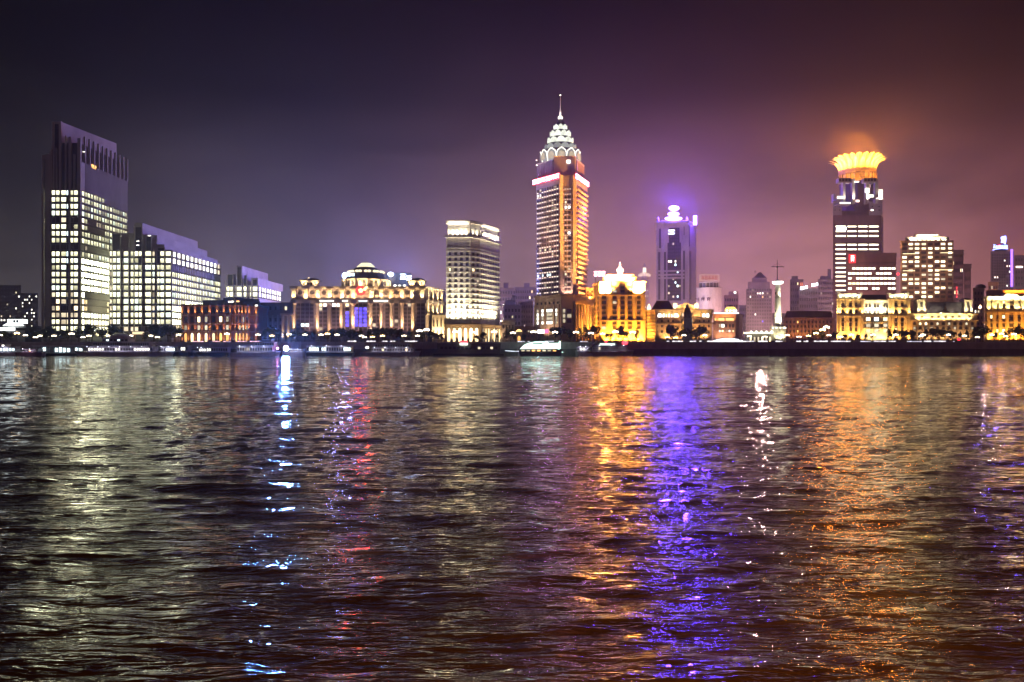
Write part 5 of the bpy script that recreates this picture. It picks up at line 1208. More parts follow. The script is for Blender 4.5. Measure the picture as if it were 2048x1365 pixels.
def pavilion_house():
    Y = 545; T = thing('twin_pavilion_house', 'pale yellow floodlit classical building with two square corner pavilions', 'historic building', (P(1747, Y).x, Y+15, G)); yc = (1, .72, .28)
    M0, M1 = P(1726, Y+2), P(1777, Y+2)
    MB().box(M0.x, M1.x, Y+2, Y+28, G, Z(602, Y)).build('wall', cream, T); MB().box(M0.x, M1.x, Y+1.2, Y+28, Z(602, Y), Z(600, Y)).build('cornice', cream, T)
    MB().frust([(M0.x, Y+5), (M1.x, Y+5), (M1.x*1.04, Y+27), (M0.x*1.04, Y+27)], Z(600, Y), Z(589, Y), .96).build('roof', roof_d, T)
    for u0, u1, wu in ((1673.5, 1726, [(1683, 1688), (1699, 1703.5), (1709.5, 1714.5)]), (1777, 1819, [(1789, 1794), (1802, 1807)])):
        a, b = P(u0, Y), P(u1, Y); zt = Z(600, Y)
        MB().box(a.x, b.x, Y, Y+26, G, zt).build('pavilion', cream, T); MB().box(a.x-.9, b.x+.9, Y-.9, Y+26.5, zt, Z(597.8, Y)).build('pavilion_cornice', cream, T)
        MB().box(a.x+.5, b.x-.5, Y+.3, Y+25, Z(597.8, Y), Z(590, Y)).build('attic', cream, T)
        MB().box(a.x+.1, b.x-.1, Y-.1, Y+25.4, Z(590, Y), Z(588, Y)).build('attic_cornice', cream, T)
        for ua in (u0+4, u1-4): p = P(ua, Y); MB().box(p.x-1.2, p.x+1.2, Y+.1, Y+3, Z(588, Y), Z(585.5, Y)).build('acroterion', cream, T)
        A, B = Vector((a.x, Y)), Vector((b.x, Y))
        facade(T, A, B, ucols(A, B, wu), vrows(Y, [609.5, 623, 640, 649.5, 660], 7), lambda r, c: glass if R() < .93 else w_wrm, frame_d, shape='rect')
        facade(T, A+Vector((0, .3)), B+Vector((0, .3)), ecols(A, B, 4, .25, 2), vrows(Y, [594.5], 3.6), lambda r, c: glass, frame_d)
        bands(T, A, B, [Z(632.5, Y), Z(617, Y)], .9, .7, cream, 'string_course')
        ss = uc(A, B, [u0+2]+[(x[1]+y[0])/2 for x, y in zip(wu[:-1], wu[1:])]+[u1-2, wu[0][0]-4])
        for q in ss:
            MB().slab(A, B, q-.9, q+.9, 0, .6, Z(631, Y), zt).build('pilaster', cream, T); MB().slab(A, B, q-.9, q+.9, 0, .5, G, Z(634, Y)).build('pilaster', cream, T)
            x = A.x+q; spot((x, Y-2.2, Z(631, Y)), (x, Y, Z(612, Y)), 1300, (1, .60, .16), 70); spot((x, Y-2.8, G+.3), (x, Y, G+9), 3800, (1, .44, .08), 70)
        wash(A, B, Z(597.5, Y), 1.6, Z(590, Y), 420, (1, .9, .5), 4, 110)
    A, B = Vector((M0.x, Y+2)), Vector((M1.x, Y+2)); us = [(1731, 1735), (1737.5, 1741.5), (1747.5, 1752), (1754, 1758), (1767, 1770.5), (1772, 1775.5)]
    facade(T, A, B, ucols(A, B, us), vrows(Y, [612, 625], 6.5), lambda r, c: glass, frame_d)
    facade(T, A, B, ucols(A, B, [(1731.5, 1741), (1748, 1757.5), (1766, 1775)]), vrows(Y, [638.5, 651, 662], 7.5), lambda r, c: (w_cool if r == 0 and R() < .5 else w_dim) if R() < .8 else w_wrm, frame_l)
    bands(T, A, B, [Z(631.5, Y), Z(645, Y), Z(657, Y)], .8, 1.1, cream, 'balcony')
    wash(A, B, Z(631, Y), 2.4, Z(610, Y), 1500, (1, .9, .55), 5, 100); wash(A, B, G+.3, 2.4, G+9, 800, yc, 5, 100)
    finish(T)
pavilion_house()

def hotel():
    Y = 650; A, B = P(1801, Y), P(1906, Y-2); L = P(1800, Y+18)
    T = thing('hotel_block', 'broad brown hotel block with scattered warm windows and a lit rooftop crown', 'hotel', ((A.x+B.x)/2, Y+20, G)); wm = mat('hotel_brick', (.27, .18, .14)); zt = Z(484, Y)
    MB().prism([A, B, (B.x*(Y+40)/Y, Y+40), (A.x*(Y+40)/Y, Y+40)], G, zt).build('wall', wm, T); MB().prism(grow([A, B, (B.x*(Y+40)/Y, Y+40), (A.x*(Y+40)/Y, Y+40)], .8), zt, Z(482, Y)).build('cornice', wm, T)
    a, b = P(1811, Y+4), P(1896, Y+4); MB().box(a.x, b.x, Y+4, Y+36, Z(482, Y), Z(474, Y)).build('penthouse', cream, T); MB().box(a.x-.5, b.x+.5, Y+3.4, Y+36, Z(474, Y), Z(473, Y)).build('penthouse_cornice', cream, T)
    a, b = P(1828, Y+5), P(1880, Y+5); MB().box(a.x, b.x, Y+5, Y+34, Z(473, Y), Z(467.5, Y)).build('crown', cream, T)
    wash(P(1811, Y+4), P(1896, Y+4), Z(481.8, Y), 2., Z(475, Y), 900, (1, .86, .58), 8, 105); wash(P(1828, Y+5), P(1880, Y+5), Z(472.8, Y), 1.4, Z(468, Y), 520, (1, .9, .65), 5, 105)
    facade(T, P(1811, Y+4), P(1896, Y+4), ecols(P(1811, Y), P(1896, Y), 9, .4), vrows(Y, [478.5], 4), lambda r, c: glass if R() < .6 else w_wht, frame_d)
    us = [1809, 1821.5, 1834, 1847.5, 1860.5, 1874, 1886, 1900.5]
    rows = [489+8.75*k for k in range(13)]
    warm2 = emit('hotel_light', (1, .80, .46), 1.15*BOOST, .45, .3)
    lit = [{1, 2, 3, 6, 7}, {2, 3, 4, 5, 6, 7}, {2, 4, 7}, {0, 2, 4}, {0, 1, 2, 5, 6}, {2, 3, 4, 6}, {4, 5, 7}, {0, 5}, {0, 1, 2, 5}, {1, 2, 3, 4}, {3, 5, 6}, {3, 2, 5}, {3, 4, 1}]
    facade(T, A, B, ucols(A, B, [(u-4.6, u+4.6) for u in us]), vrows(Y, rows, 4.8), lambda r, c: warm2 if c in lit[r] else (w_dim if R() < .2 else glass), frame_d, d=.2)
    ss = uc(A, B, [1802.5]+[(p+q)/2 for p, q in zip(us[:-1], us[1:])]+[1905]); piers(T, A, B, ss, 1., .55, G, zt, wm)
    bands(T, A, B, [Z(v+4.4, Y) for v in rows], .7, .3, wm, 'spandrel')
    lm = emit('balcony_glow', (1, .8, .42), 1.0)
    for u0, u1, v in ((1805, 1829, 508), (1880, 1905, 506.5), (1805, 1829, 542), (1874, 1905, 540.5)): 
        x0, x1 = uc(A, B, [u0, u1]); MB().slab(A, B, x0, x1, .56, 1.1, Z(v+.8, Y), Z(v-.4, Y)).build('lit_balcony', lm, T)
    for z in (G+2, Z(560, Y), Z(520, Y)): q = P(1797, Y-3); spot((q.x, q.y, z), (A.x+.3, Y, z+26), 5200, (1, .5, .14), 40)
    wash(A, B, 34, 60, Z(540, Y), 9000, (1, .60, .34), 3, 60); finish(T)  # wash lamps added out in front to brighten the hotel wall
    Y = 705; T = dim_house('office_tower', 'dark hazy block with a few pink lights right of the warm hotel', 1904, 1927, 502, Y, mat('plum_panel', (.16, .10, .12)), 35, (7, 12), .07)
    dim_house('office_tower', 'lower step of the dark hazy block right of the warm hotel', 1927.6, 1942, 530, Y, mat('plum_panel', (.16, .10, .12)), 35, (4, 9), .08)
    for v in range(4): p = P(1914, Y-1); MB().box(p.x-.4, p.x+.4, Y-1, Y-.5, Z(596-6*v, Y), Z(592-6*v, Y)).build('red_lamp', emit('thin_red', (1, .04, .06), .9), T)
hotel()

def tower_house():
    Y = 548; A, B = P(1820, Y), P(1953, Y)
    T = thing('twin_tower_house', 'low classical building with a bright cornice band and two small roof towers', 'historic building', ((A.x+B.x)/2, Y+15, G)); st = mat('rose_stone', (.33, .22, .18))
    MB().box(A.x, B.x, Y, Y+28, G, Z(640, Y)).build('wall', gold_st, T); MB().box(A.x, B.x, Y-.3, Y+28, Z(640, Y), Z(629, Y)).build('frieze', cream, T)
    MB().box(A.x-.8, B.x+.8, Y-1.1, Y+28.8, Z(641.5, Y), Z(640, Y)).build('cornice', cream, T); MB().box(A.x-.5, B.x+.5, Y-.9, Y+28.8, Z(629, Y), Z(627.4, Y)).build('cornice', cream, T)
    MB().frust([P(1853, Y+3), P(1929, Y+3), P(1929, Y+26), P(1853, Y+26)], Z(627.4, Y), Z(604, Y), .97).build('roof', roof_d, T)
    for u0, u1 in ((1834.5, 1852), (1928.5, 1946)):
        a, b = P(u0, Y+1), P(u1, Y+1); MB().box(a.x, b.x, Y+1, Y+7, Z(627.4, Y), Z(617, Y)).build('tower_base', cream, T)
        MB().box(a.x+.3, b.x-.3, Y+1.3, Y+6.7, Z(617, Y), Z(601, Y)).build('roof_tower', cream, T); MB().box(a.x-.4, b.x+.4, Y+.6, Y+7.4, Z(601, Y), Z(599.5, Y)).build('tower_cornice', cream, T)
        MB().lathe((a.x+b.x)/2, Y+4, [(3, Z(599.5, Y)), (2.2, Z(597, Y)), (.3, Z(595.5, Y))], 8).build('tower_roof', roof_d, T)
        window(T, ((a.x+b.x)/2, Y+1.28, Z(614.5, Y)), 0, 1.6, 3.6, frame_d, glass, .2, 'arch')
        for k in (.15, .85): spot((a.x+(b.x-a.x)*k, Y-1.4, Z(626.8, Y)), (a.x+(b.x-a.x)*k, Y+1, Z(613, Y)), 800, (1, .88, .5), 80)
    c = P(1891, Y+.5); mb = MB(); mb.lathe(c.x, Y+.8, [(4, Z(627.4, Y)), (3, Z(624, Y)), (.8, Z(621, Y)), (.5, Z(617, Y)), (.05, Z(611, Y))], 8); mb.build('roof_ornament', cream, T)
    for x in (-9, -4, 0, 4, 9): spot((c.x+x, Y-1.6, Z(627, Y)), (c.x+x, Y+3, Z(621, Y)), 260, (1, .85, .6), 100)
    facade(T, A, B, ucols(A, B, [(1841, 1846), (1860, 1867), (1873, 1880), (1887, 1894), (1901, 1908), (1914, 1921), (1936, 1941)]), vrows(Y, [634.5], 5), lambda r, c: glass, frame_d, shape='oval', off=.3)
    facade(T, A, B, ecols(A, B, 11, .5, 1), vrows(Y, [647.5, 656.5], 6), lambda r, c: w_wrm if R() < .3 else (w_dim if R() < .4 else glass), frame_d, shape='arch')
    ss = [x[0]-1.1 for x in ecols(A, B, 11, .5, 1)]; piers(T, A, B, ss, .9, .5, G, Z(641.5, Y), gold_st, 'pilaster')
    wash(A, B, Z(641, Y), 2.3, Z(630, Y), 520, (1, .70, .25), 11, 110); wash(A, B, G+.3, 3, G+10, 620, (1, .56, .24), 7, 100)
    finish(T)
tower_house()

def right_end():
    dim_house('shaded_building', 'dim grey brown building with a rounded dark roof between two golden buildings', 1946, 1968, 578, 590, mat('grey_brown_stone', (.25, .19, .16)), 20, (3, 8), .06)
    T = thing('roof_dome', 'small dark round dome on the dim grey brown building', 'dome', (P(1961, 592).x, 596, Z(578, 590)))
    c = P(1961, 596); MB().lathe(c.x, 596, [(3.4, Z(578, 590)+.8), (3.6, Z(573, 590)), (2.6, Z(569, 590)), (.3, Z(567, 590))], 12).build('shell', roof_d, T)
    Y = 950; A, B = P(1981, Y), P(2028, Y); s = Y/FPX
    T = thing('neon_tower', 'hazy brown tower with a violet neon line down its right edge', 'skyscraper', ((A.x+B.x)/2, Y+20, G))
    MB().box(A.x, B.x, Y, Y+40, G, Z(503, Y)).build('body', far_d, T)
    MB().box(P(2022, Y-1).x, P(2026, Y-1).x, Y-1, Y-.2, Z(574, Y), Z(499, Y)).build('neon_line', emit('neon_violet', (.30, .12, 1), 1.6, sampling='AUTO'), T)
    lit = {(2, 5), (4, 6), (4, 7), (6, 7), (8, 1), (8, 2), (11, 6), (13, 3), (13, 4), (11, 8)}
    facade(T, A, B, ecols(A, B, 9, .5, 1), [(Z(512+5.6*k, Y), Z(512+5.6*k, Y)+2) for k in range(14)], lambda r, c: (w_pink if R() < .5 else w_wht) if (r, c) in lit else glass, frame_d, d=.15); finish(T)
    S = thing('roof_sign', 'glowing blue white slanted lettering with a swoosh and upright figure on the neon tower', 'sign', (P(2003, Y).x, Y-1, Z(503, Y)))
    SB = emit('sign_blue_white', (.22, .30, 1), 3, 0, .1, 'AUTO')
    def poly(pts, nm, m=SB):
        q = [(P(u, Y-2).x, Z(v, Y)) for u, v in pts]; MB().loft([(x, Y-2, z) for x, z in q], [(x, Y-1, z) for x, z in q]).build(nm, m, S)
    poly([(2002, 476), (2005, 473.5), (2012, 472.5), (2013, 478), (2011, 490), (2008, 486.5), (2002.5, 486), (2004, 482)], 'figure')
    poly([(1985.5, 501.5), (1993, 499.5), (2005, 498), (2016, 499), (2015, 496.8), (2004, 496.2), (1994, 497.6), (1987, 499.6)], 'swoosh')
    for i, u in enumerate((1987.5, 1991.7, 1995.9, 2000.1, 2004.3, 2008.5, 2012)):
        mb = MB(); rn = random.Random(i+40); glyph(mb, Vector((P(u, Y-2).x, Y-1.2)), Vector((1, 0)), 0, Z(496.6+.15*(7-i)*.5, Y), 3.6*s, (5.5 if i else 7)*s, rn, dep=.6); mb.build('letter', SB, S)
    poly([(1994, 491.5), (2000, 489.5), (2001.5, 491), (1995, 492.3)], 'red_accent', emit('sign_red_accent', (1, .05, .2), 1.2))
    MB().box(P(1988, Y).x, P(2014, Y).x, Y-.9, Y-.6, Z(503, Y), Z(489, Y)).build('frame', steel, S)
    c = P(2003, Y-4); spot((c.x, c.y, Z(488, Y)), (c.x, c.y-20, Z(488, Y)+20), 1.4e4, (.16, .08, 1), 160, r=3)
    dim_house('hazy_tower', 'hazy brown tower cut by the right border with one bright window strip', 2029, 2085, 512, 1020, far_d, 40, (10, 14), .05, cat='skyscraper')
    p = P(2040, 1018); window([o for o in o_cnt if o.get('label', '').startswith('hazy brown tower cut')][0], (p.x, 1019.5, Z(536, 1018)), 0, 9, 2.4, frame_d, w_pink)
    dim_house('brown_block', 'brown block with an orange lit roof band behind the right golden building', 1972, 2070, 583, 640, mat('umber_wall', (.26, .15, .10)), 20, (12, 5), .0)
    wash(P(2004, 640), P(2066, 640), Z(589, 640), 3, Z(577, 640), 2200, (1, .30, .03), 6, 100)
    dim_house('brown_block', 'narrow brown upper block at the foot of the neon tower', 1976, 1996, 566, 720, mat('umber_wall', (.26, .15, .10)), 20, (4, 8), .05)
    Y = 548; A, B = P(1966, Y), P(2090, Y)
    T = thing('golden_hall', 'golden classical hall cut by the right border, with lit pilasters and a curved pediment', 'historic building', (P(2022, Y).x, Y+15, G)); zt = Z(598, Y)
    MB().box(A.x+1, B.x, Y, Y+28, G, zt).build('wall', gold_st, T); MB().box(A.x-1., B.x, Y-2, Y+29, zt, Z(593.5, Y)).build('cornice', cream, T)
    c = P(2022, Y-1.5); n = 10; w = 15*Y/FPX
    q = [(c.x+w*math.cos(PI*i/n), Z(593.5, Y)+5.6*Y/FPX*math.sin(PI*i/n)) for i in range(n+1)]
    MB().loft([(x, Y-1.5, z) for x, z in q], [(x, Y+3, z) for x, z in q]).build('pediment', cream, T)
    wash(P(1967, Y-1.5), P(2085, Y-1.5), Z(600.5, Y), 2.4, Z(595, Y), 560, (1, .88, .5), 12, 100)
    for u in (2014, 2030): spot((P(u, Y).x, Y-4.5, Z(594, Y)), (P(u, Y).x, Y-1, Z(590, Y)), 420, (1, .9, .5), 90)
    bands(T, A, B, [Z(624, Y)], 1.4, 1.6, gold_st, 'balcony'); bands(T, A, B, [Z(645, Y)], .7, .5, gold_st, 'string_course')
    for u in (1976, 1988, 2000, 2013.5, 2030.5, 2044.5, 2056, 2068):
        p = P(u, Y); MB().box(p.x-1.5, p.x+1.5, Y-1, Y, Z(622.5, Y), zt).build('pilaster', cream, T); MB().box(p.x-1.2, p.x+1.2, Y-.7, Y, G, Z(626, Y)).build('pilaster', gold_st, T)
        spot((p.x, Y-2.8, Z(622.3, Y)), (p.x, Y-.5, Z(604, Y)), 1000, (1, .76, .26), 75)
        if u in (1976, 2013.5, 2030.5): spot((p.x, Y-2.6, G+.4), (p.x, Y, G+9), 1200, (1, .6, .12), 75)
    wash(A, B, Z(622.3, Y), 1.2, zt, 400, (1, .42, .04), 12, 110)
    cu = [(1980, 1985.5), (1991.5, 1997), (2003, 2010), (2016, 2028), (2034, 2041), (2048, 2053), (2060, 2065)]
    facade(T, A, B, ucols(A, B, cu), vrows(Y, [605, 615], 5), lambda r, c: glass if R() < .8 else w_wrm, frame_d)
    facade(T, A, B, ucols(A, B, cu), vrows(Y, [634, 651, 662], 7), lambda r, c: w_wrm if R() < .25 else glass, frame_d)
    wash(A, B, G+.4, 3.2, G+12, 3000, (1, .38, .04), 8, 100); finish(T)
right_end()

# ------------------------------------------------------------------ far left
dim_house('hazy_tower', 'dim slab tower with scattered window lights at the far left', -30, 42, 572, 1000, clad_d, 30, (12, 14), .05, cat='skyscraper')
dim_house('hazy_tower', 'dim tower with scattered window lights beside the tallest left office tower', 42, 76, 588, 900, clad_d, 30, (7, 14), .22, litm=w_wht, cat='skyscraper')
dim_house('low_building', 'dark low building behind the trees at the far left', -40, 84, 655, 590, clad_d, 20, (14, 3), .05)
def pavilion_left():
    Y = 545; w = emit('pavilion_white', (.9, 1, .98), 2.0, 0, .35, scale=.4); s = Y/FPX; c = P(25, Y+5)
    T = thing('lit_pavilion', 'small brilliant white lit pavilion with upturned eaves at the far left', 'pavilion', (c.x, Y+5, G))
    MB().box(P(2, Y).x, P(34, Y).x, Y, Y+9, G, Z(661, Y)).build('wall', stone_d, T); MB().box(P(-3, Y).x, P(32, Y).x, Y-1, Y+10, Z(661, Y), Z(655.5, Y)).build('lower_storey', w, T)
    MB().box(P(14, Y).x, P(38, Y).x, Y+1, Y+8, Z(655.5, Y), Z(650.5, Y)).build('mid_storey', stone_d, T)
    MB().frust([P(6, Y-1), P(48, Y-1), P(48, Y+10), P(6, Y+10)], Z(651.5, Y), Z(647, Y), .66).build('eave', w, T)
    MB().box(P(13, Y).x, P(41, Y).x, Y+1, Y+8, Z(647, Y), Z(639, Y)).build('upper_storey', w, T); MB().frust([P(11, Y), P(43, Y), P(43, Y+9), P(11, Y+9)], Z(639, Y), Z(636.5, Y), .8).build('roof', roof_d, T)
    for u in (27, 33): window(T, (P(u, Y).x, Y+.98, Z(646, Y)), 0, 1.6, 2, frame_d, glass)
pavilion_left()
# ------------------------------------------------------------------ boats and pontoons
hull_d = mat('dark_hull', (.05, .05, .06), rough=.4); hull_l = mat('lilac_hull', (.58, .53, .60), rough=.45, scale=.4); boat_w = mat('boat_white', (.75, .75, .8), rough=.4, scale=.5); boat_g = mat('boat_grey', (.42, .39, .42), rough=.5, scale=.5)
hull_r = mat('maroon_hull', (.20, .10, .14), rough=.4, scale=.4)
def hull(T, x0, x1, yc, w, z1, m, bow=-1, z0=-.8):
    L = x1-x0; k = [(0, 0), (.06, .30), (.18, .46), (.35, .5), (.95, .47), (1, .40)]
    up = []; lo = []
    for sg in (1, -1):
        for f, ww in (k if sg == 1 else k[:0:-1]):
            up.append((f, sg*ww*w)); lo.append((.05+.92*f, sg*ww*w*.72))
    X = lambda f: x0+L*f if bow < 0 else x1-L*f
    sh = lambda f: z1+(.9*(1-f/.35)**2 if f < .35 else 0)
    MB().loft([(X(f), yc+y, z0) for f, y in lo], [(X(f), yc+y, sh(f)) for f, y in up]).build('hull', m, T)
def boat(label, cat, Y, u0, u1, vd, decks, m=boat_g, mh=hull_d, bow=-1, w=8, name='boat', mast=None, rails=True):
    x0, x1 = P(u0, Y).x, P(u1, Y).x; zd = Z(vd, Y)
    T = thing(name, label, cat, ((x0+x1)/2, Y, 0)); hull(T, x0, x1, Y, w, zd, mh, bow)
    MB().box(x0+(x1-x0)*.08, x1-(x1-x0)*.04, Y-w*.42, Y+w*.42, zd-.1, zd+.12).build('deck', boat_g, T)
    yf = Y-w*.34
    for i, d in enumerate(decks):
        a, b, v0, v1 = d[:4]; xa, xb = P(a, yf).x, P(b, yf).x; za, zb = Z(v0, yf), Z(v1, yf); mm = d[4] if len(d) > 4 and d[4] else m
        cab = MB().box(xa, xb, yf, Y+w*.34, za, zb).build('cabin' if i == 0 else 'upper_cabin', mm, T)
        MB().box(xa-.5, xb+.5, yf-.5, Y+w*.38, zb, zb+.25).build('deck_roof', mm, T)
        if len(d) > 5 and d[5]:
            n, lit, lm = d[5]; W = (xb-xa)/n; h = (zb-za)*.5
            for k in range(n):
                f = k/n; on = (f in lit) if isinstance(lit, set) else (any(p <= f < q for p, q in lit) if isinstance(lit, list) else R() < lit)
                window(cab, (xa+W*(k+.5), yf-.01, za+(zb-za)*.28), 0, W*.72, h, frame_l, lm if on else glass, .1)
    n = max(2, int((x1-x0)/9)); lx = P((decks[0][0]+decks[0][1])/2, Y).x; lw = P(decks[0][1], Y).x-P(decks[0][0], Y).x; zl = Z(decks[0][3], yf)
    for i in range(n):
        x = lx+lw*((i+.5)/n-.5); y = Y-w*.5-.9
        MB().tube((x, yf, zl), (x, y, zl+.35), .05, 4).build('extra_lamp_arm', steel, T); MB().ball((x, y, zl+.2), .16).build('extra_side_lamp', emit('extra_lamp_glow', (.85, .85, 1), 5), T)  # outboard lamps and arms added to light the boat sides
        spot((x, y-.2, zl+.1), (x, yf, max(zd, zl-2.6)), 45, (.80, .76, 1), 150, r=.15)
    if rails:
        for z in (zd+.55, zd+1.0): MB().tube((x0+(x1-x0)*.1, Y-w*.44, z), (x1-(x1-x0)*.05, Y-w*.44, z), .045, 4).build('rail', white_m, T)
    if mast:
        p = P(mast[0], Y); MB().tube((p.x, Y, zd), (p.x, Y, Z(mast[1], Y)), .12, 5).build('mast', white_m, T); MB().tube((p.x-1.2, Y, Z(mast[1]+4, Y)), (p.x+1.2, Y, Z(mast[1]+4, Y)), .07, 4).build('yard', white_m, T)
    return T
boat('white blue lit small ferry at the far left with glaring cabin windows', 'boat', 488, -30, 40, 706, [(-25, 30, 706, 694, boat_w, (9, .8, w_cool)), (-20, 10, 694, 689, boat_w, (4, .5, w_wht))], mh=boat_w, name='ferry')
boat('low maroon launch with a red lit stern at the far left', 'boat', 486, 36, 92, 705, [(48, 76, 705, 699, hull_r, (6, [(.3, .5)], w_org))], mh=hull_r, name='launch', bow=1)
T = thing('pontoon', 'long floating pontoon with a pale canopy lit cyan from inside', 'pontoon', (P(115, 494).x, 494, 0))
a, b = P(70, 494).x, P(168, 494).x
MB().box(a, b, 491, 498, -.8, 1.6).build('float', hull_d, T); MB().box(a, b, 490.6, 498, Z(693.5, 494), Z(691.5, 494)).build('canopy', white_m, T); MB().box(a, b, 497.4, 497.8, 1.6, Z(693.5, 494)).build('back_wall', boat_g, T)
for i in range(13): MB().box(a+(b-a)*i/12-.1, a+(b-a)*i/12+.1, 491, 491.3, 1.6, Z(693.5, 494)).build('post', steel, T)
for i in range(12):
    if i in (1, 4, 5, 6, 7, 9, 10): window(T, (a+(b-a)*(i+.5)/12, 497.38, 2.0+.4*R()), 0, (b-a)/12*.8, 2.4+.9*R(), frame_l, w_cool, .1)
boat('long grey three-deck ferry with a domed wheelhouse and white deck lights', 'boat', 487, 148, 350, 704.5, [(176, 305, 704.5, 694.5, hull_l, (24, [(.0, .22), (.40, .50), (.70, .92)], w_wht)), (186, 298, 694.5, 684.5, hull_l, (26, 0, w_wht)), (204, 256, 684.5, 677.5, hull_l, (7, [(.1, .2), (.55, .65)], w_cool))], m=hull_l, mh=hull_l, name='ferry', w=13)
F = [o for o in o_cnt if o.get('label', '').startswith('long grey three-deck')][0]
p = P(240, 487); MB().lathe(p.x, 487, [(6, Z(677.5, 487)), (5.6, Z(672, 487)), (4, Z(668.5, 487)), (1.6, Z(666.8, 487)), (.2, Z(666, 487))], 16).build('dome', hull_l, F)
MB().tube((P(322, 487).x, 487, Z(694, 487)), (P(306, 487).x, 487, Z(686, 487)), .3, 5).build('davit', hull_l, F)
boat('dark work boat with one glaring white cyan deck light', 'boat', 490, 318, 382, 705, [(322, 350, 705, 694, boat_w, (6, [(.3, .9)], w_cool)), (356, 376, 705, 692, boat_g, (4, [(.25, .6)], w_wht))], name='work_boat')
boat('small dark passenger boat with a pale rear cabin', 'boat', 489, 384, 460, 705.5, [(398, 412, 705.5, 696, hull_d, (3, [(0, .7)], w_wht)), (413, 455, 705.5, 695, hull_l, (9, .15, w_wht))], name='passenger_boat', mast=(420, 686))
boat('white river cruiser beside the dazzling blue searchlight', 'boat', 488, 462, 562, 705.5, [(474, 545, 705.5, 693, boat_w, (14, .1, w_dim)), (510, 548, 693, 685, boat_w, (8, .1, w_dim)), (526, 542, 685, 680, boat_w, (4, 0, w_dim))], m=boat_w, mh=boat_w, bow=1, name='river_cruiser', w=10, mast=(534, 672))
boat('low blue lit barge right of the dazzling searchlight', 'boat', 489, 563, 610, 704.5, [(580, 606, 704.5, 699, boat_w, (5, .0, w_dim))], mh=hull_l, name='barge', mast=(601, 683))
boat('pale flat-roofed houseboat with three bright window groups', 'boat', 490, 607, 708, 706, [(613, 702, 706, 692.5, boat_w, (18, [(.05, .25), (.30, .42), (.78, .97)], w_cool))], m=boat_w, mh=hull_d, name='houseboat', w=11)
boat('unlit grey two-deck tour boat moored below the domed hall', 'boat', 490, 722, 842, 705, [(742, 826, 705, 696, boat_g, (16, [(.22, .26), (.8, .86)], w_wrm)), (750, 820, 696, 688, boat_g, (14, 0, w_dim))], m=boat_g, mh=boat_g, name='tour_boat', w=12, bow=1, mast=(785, 675))
T = [o for o in o_cnt if o.get('label', '').startswith('unlit grey two-deck')][0]; p = P(734, 485); MB().ball((p.x, 485.5, Z(695.5, 485)), 1.1, sz=.7).build('deck_lamp', w_wht, T)
# searchlight
p = P(572, 484); z = Z(697, 484)
T = thing('searchlight', 'dazzling blue white searchlight facing the river between the moored boats', 'searchlight', (p.x, 486, .9))
MB().lathe(p.x, 486.5, [(.7, .5), (.4, 1.2), (.3, z-.8)], 8).build('stand', steel, T)
mb = MB(); n = 20
mb.loft([(p.x+1.5*math.cos(2*PI*i/n), 484, z+1.5*math.sin(2*PI*i/n)) for i in range(n)], [(p.x+1.2*math.cos(2*PI*i/n), 486.5, z+1.2*math.sin(2*PI*i/n)) for i in range(n)]); mb.build('housing', steel, T)
mb = MB(); mb.loft([(p.x+1.4*math.cos(2*PI*i/n), 483.9, z+1.4*math.sin(2*PI*i/n)) for i in range(n)], [(p.x+1.4*math.cos(2*PI*i/n), 483.97, z+1.4*math.sin(2*PI*i/n)) for i in range(n)]); mb.build('lens', emit('searchlight_lens', (.40, .55, 1), 90, sampling='AUTO'), T)
mb = MB(); mb.lathe(p.x-5.5, 485, [(.5, z-.5), (.6, z), (.3, z+.5)], 8); mb.build('extra_side_lamp', emit('magenta_lamp', (1, .35, .9), 12, sampling='AUTO'), T)
MB().tube((p.x-5.5, 485.2, z), (p.x, 486, z-.2), .15, 5).build('bracket', steel, T)
spot((p.x, 483.5, z), (p.x, 440, z-4), 6e4, (.09, .26, 1), 115, r=1.8)
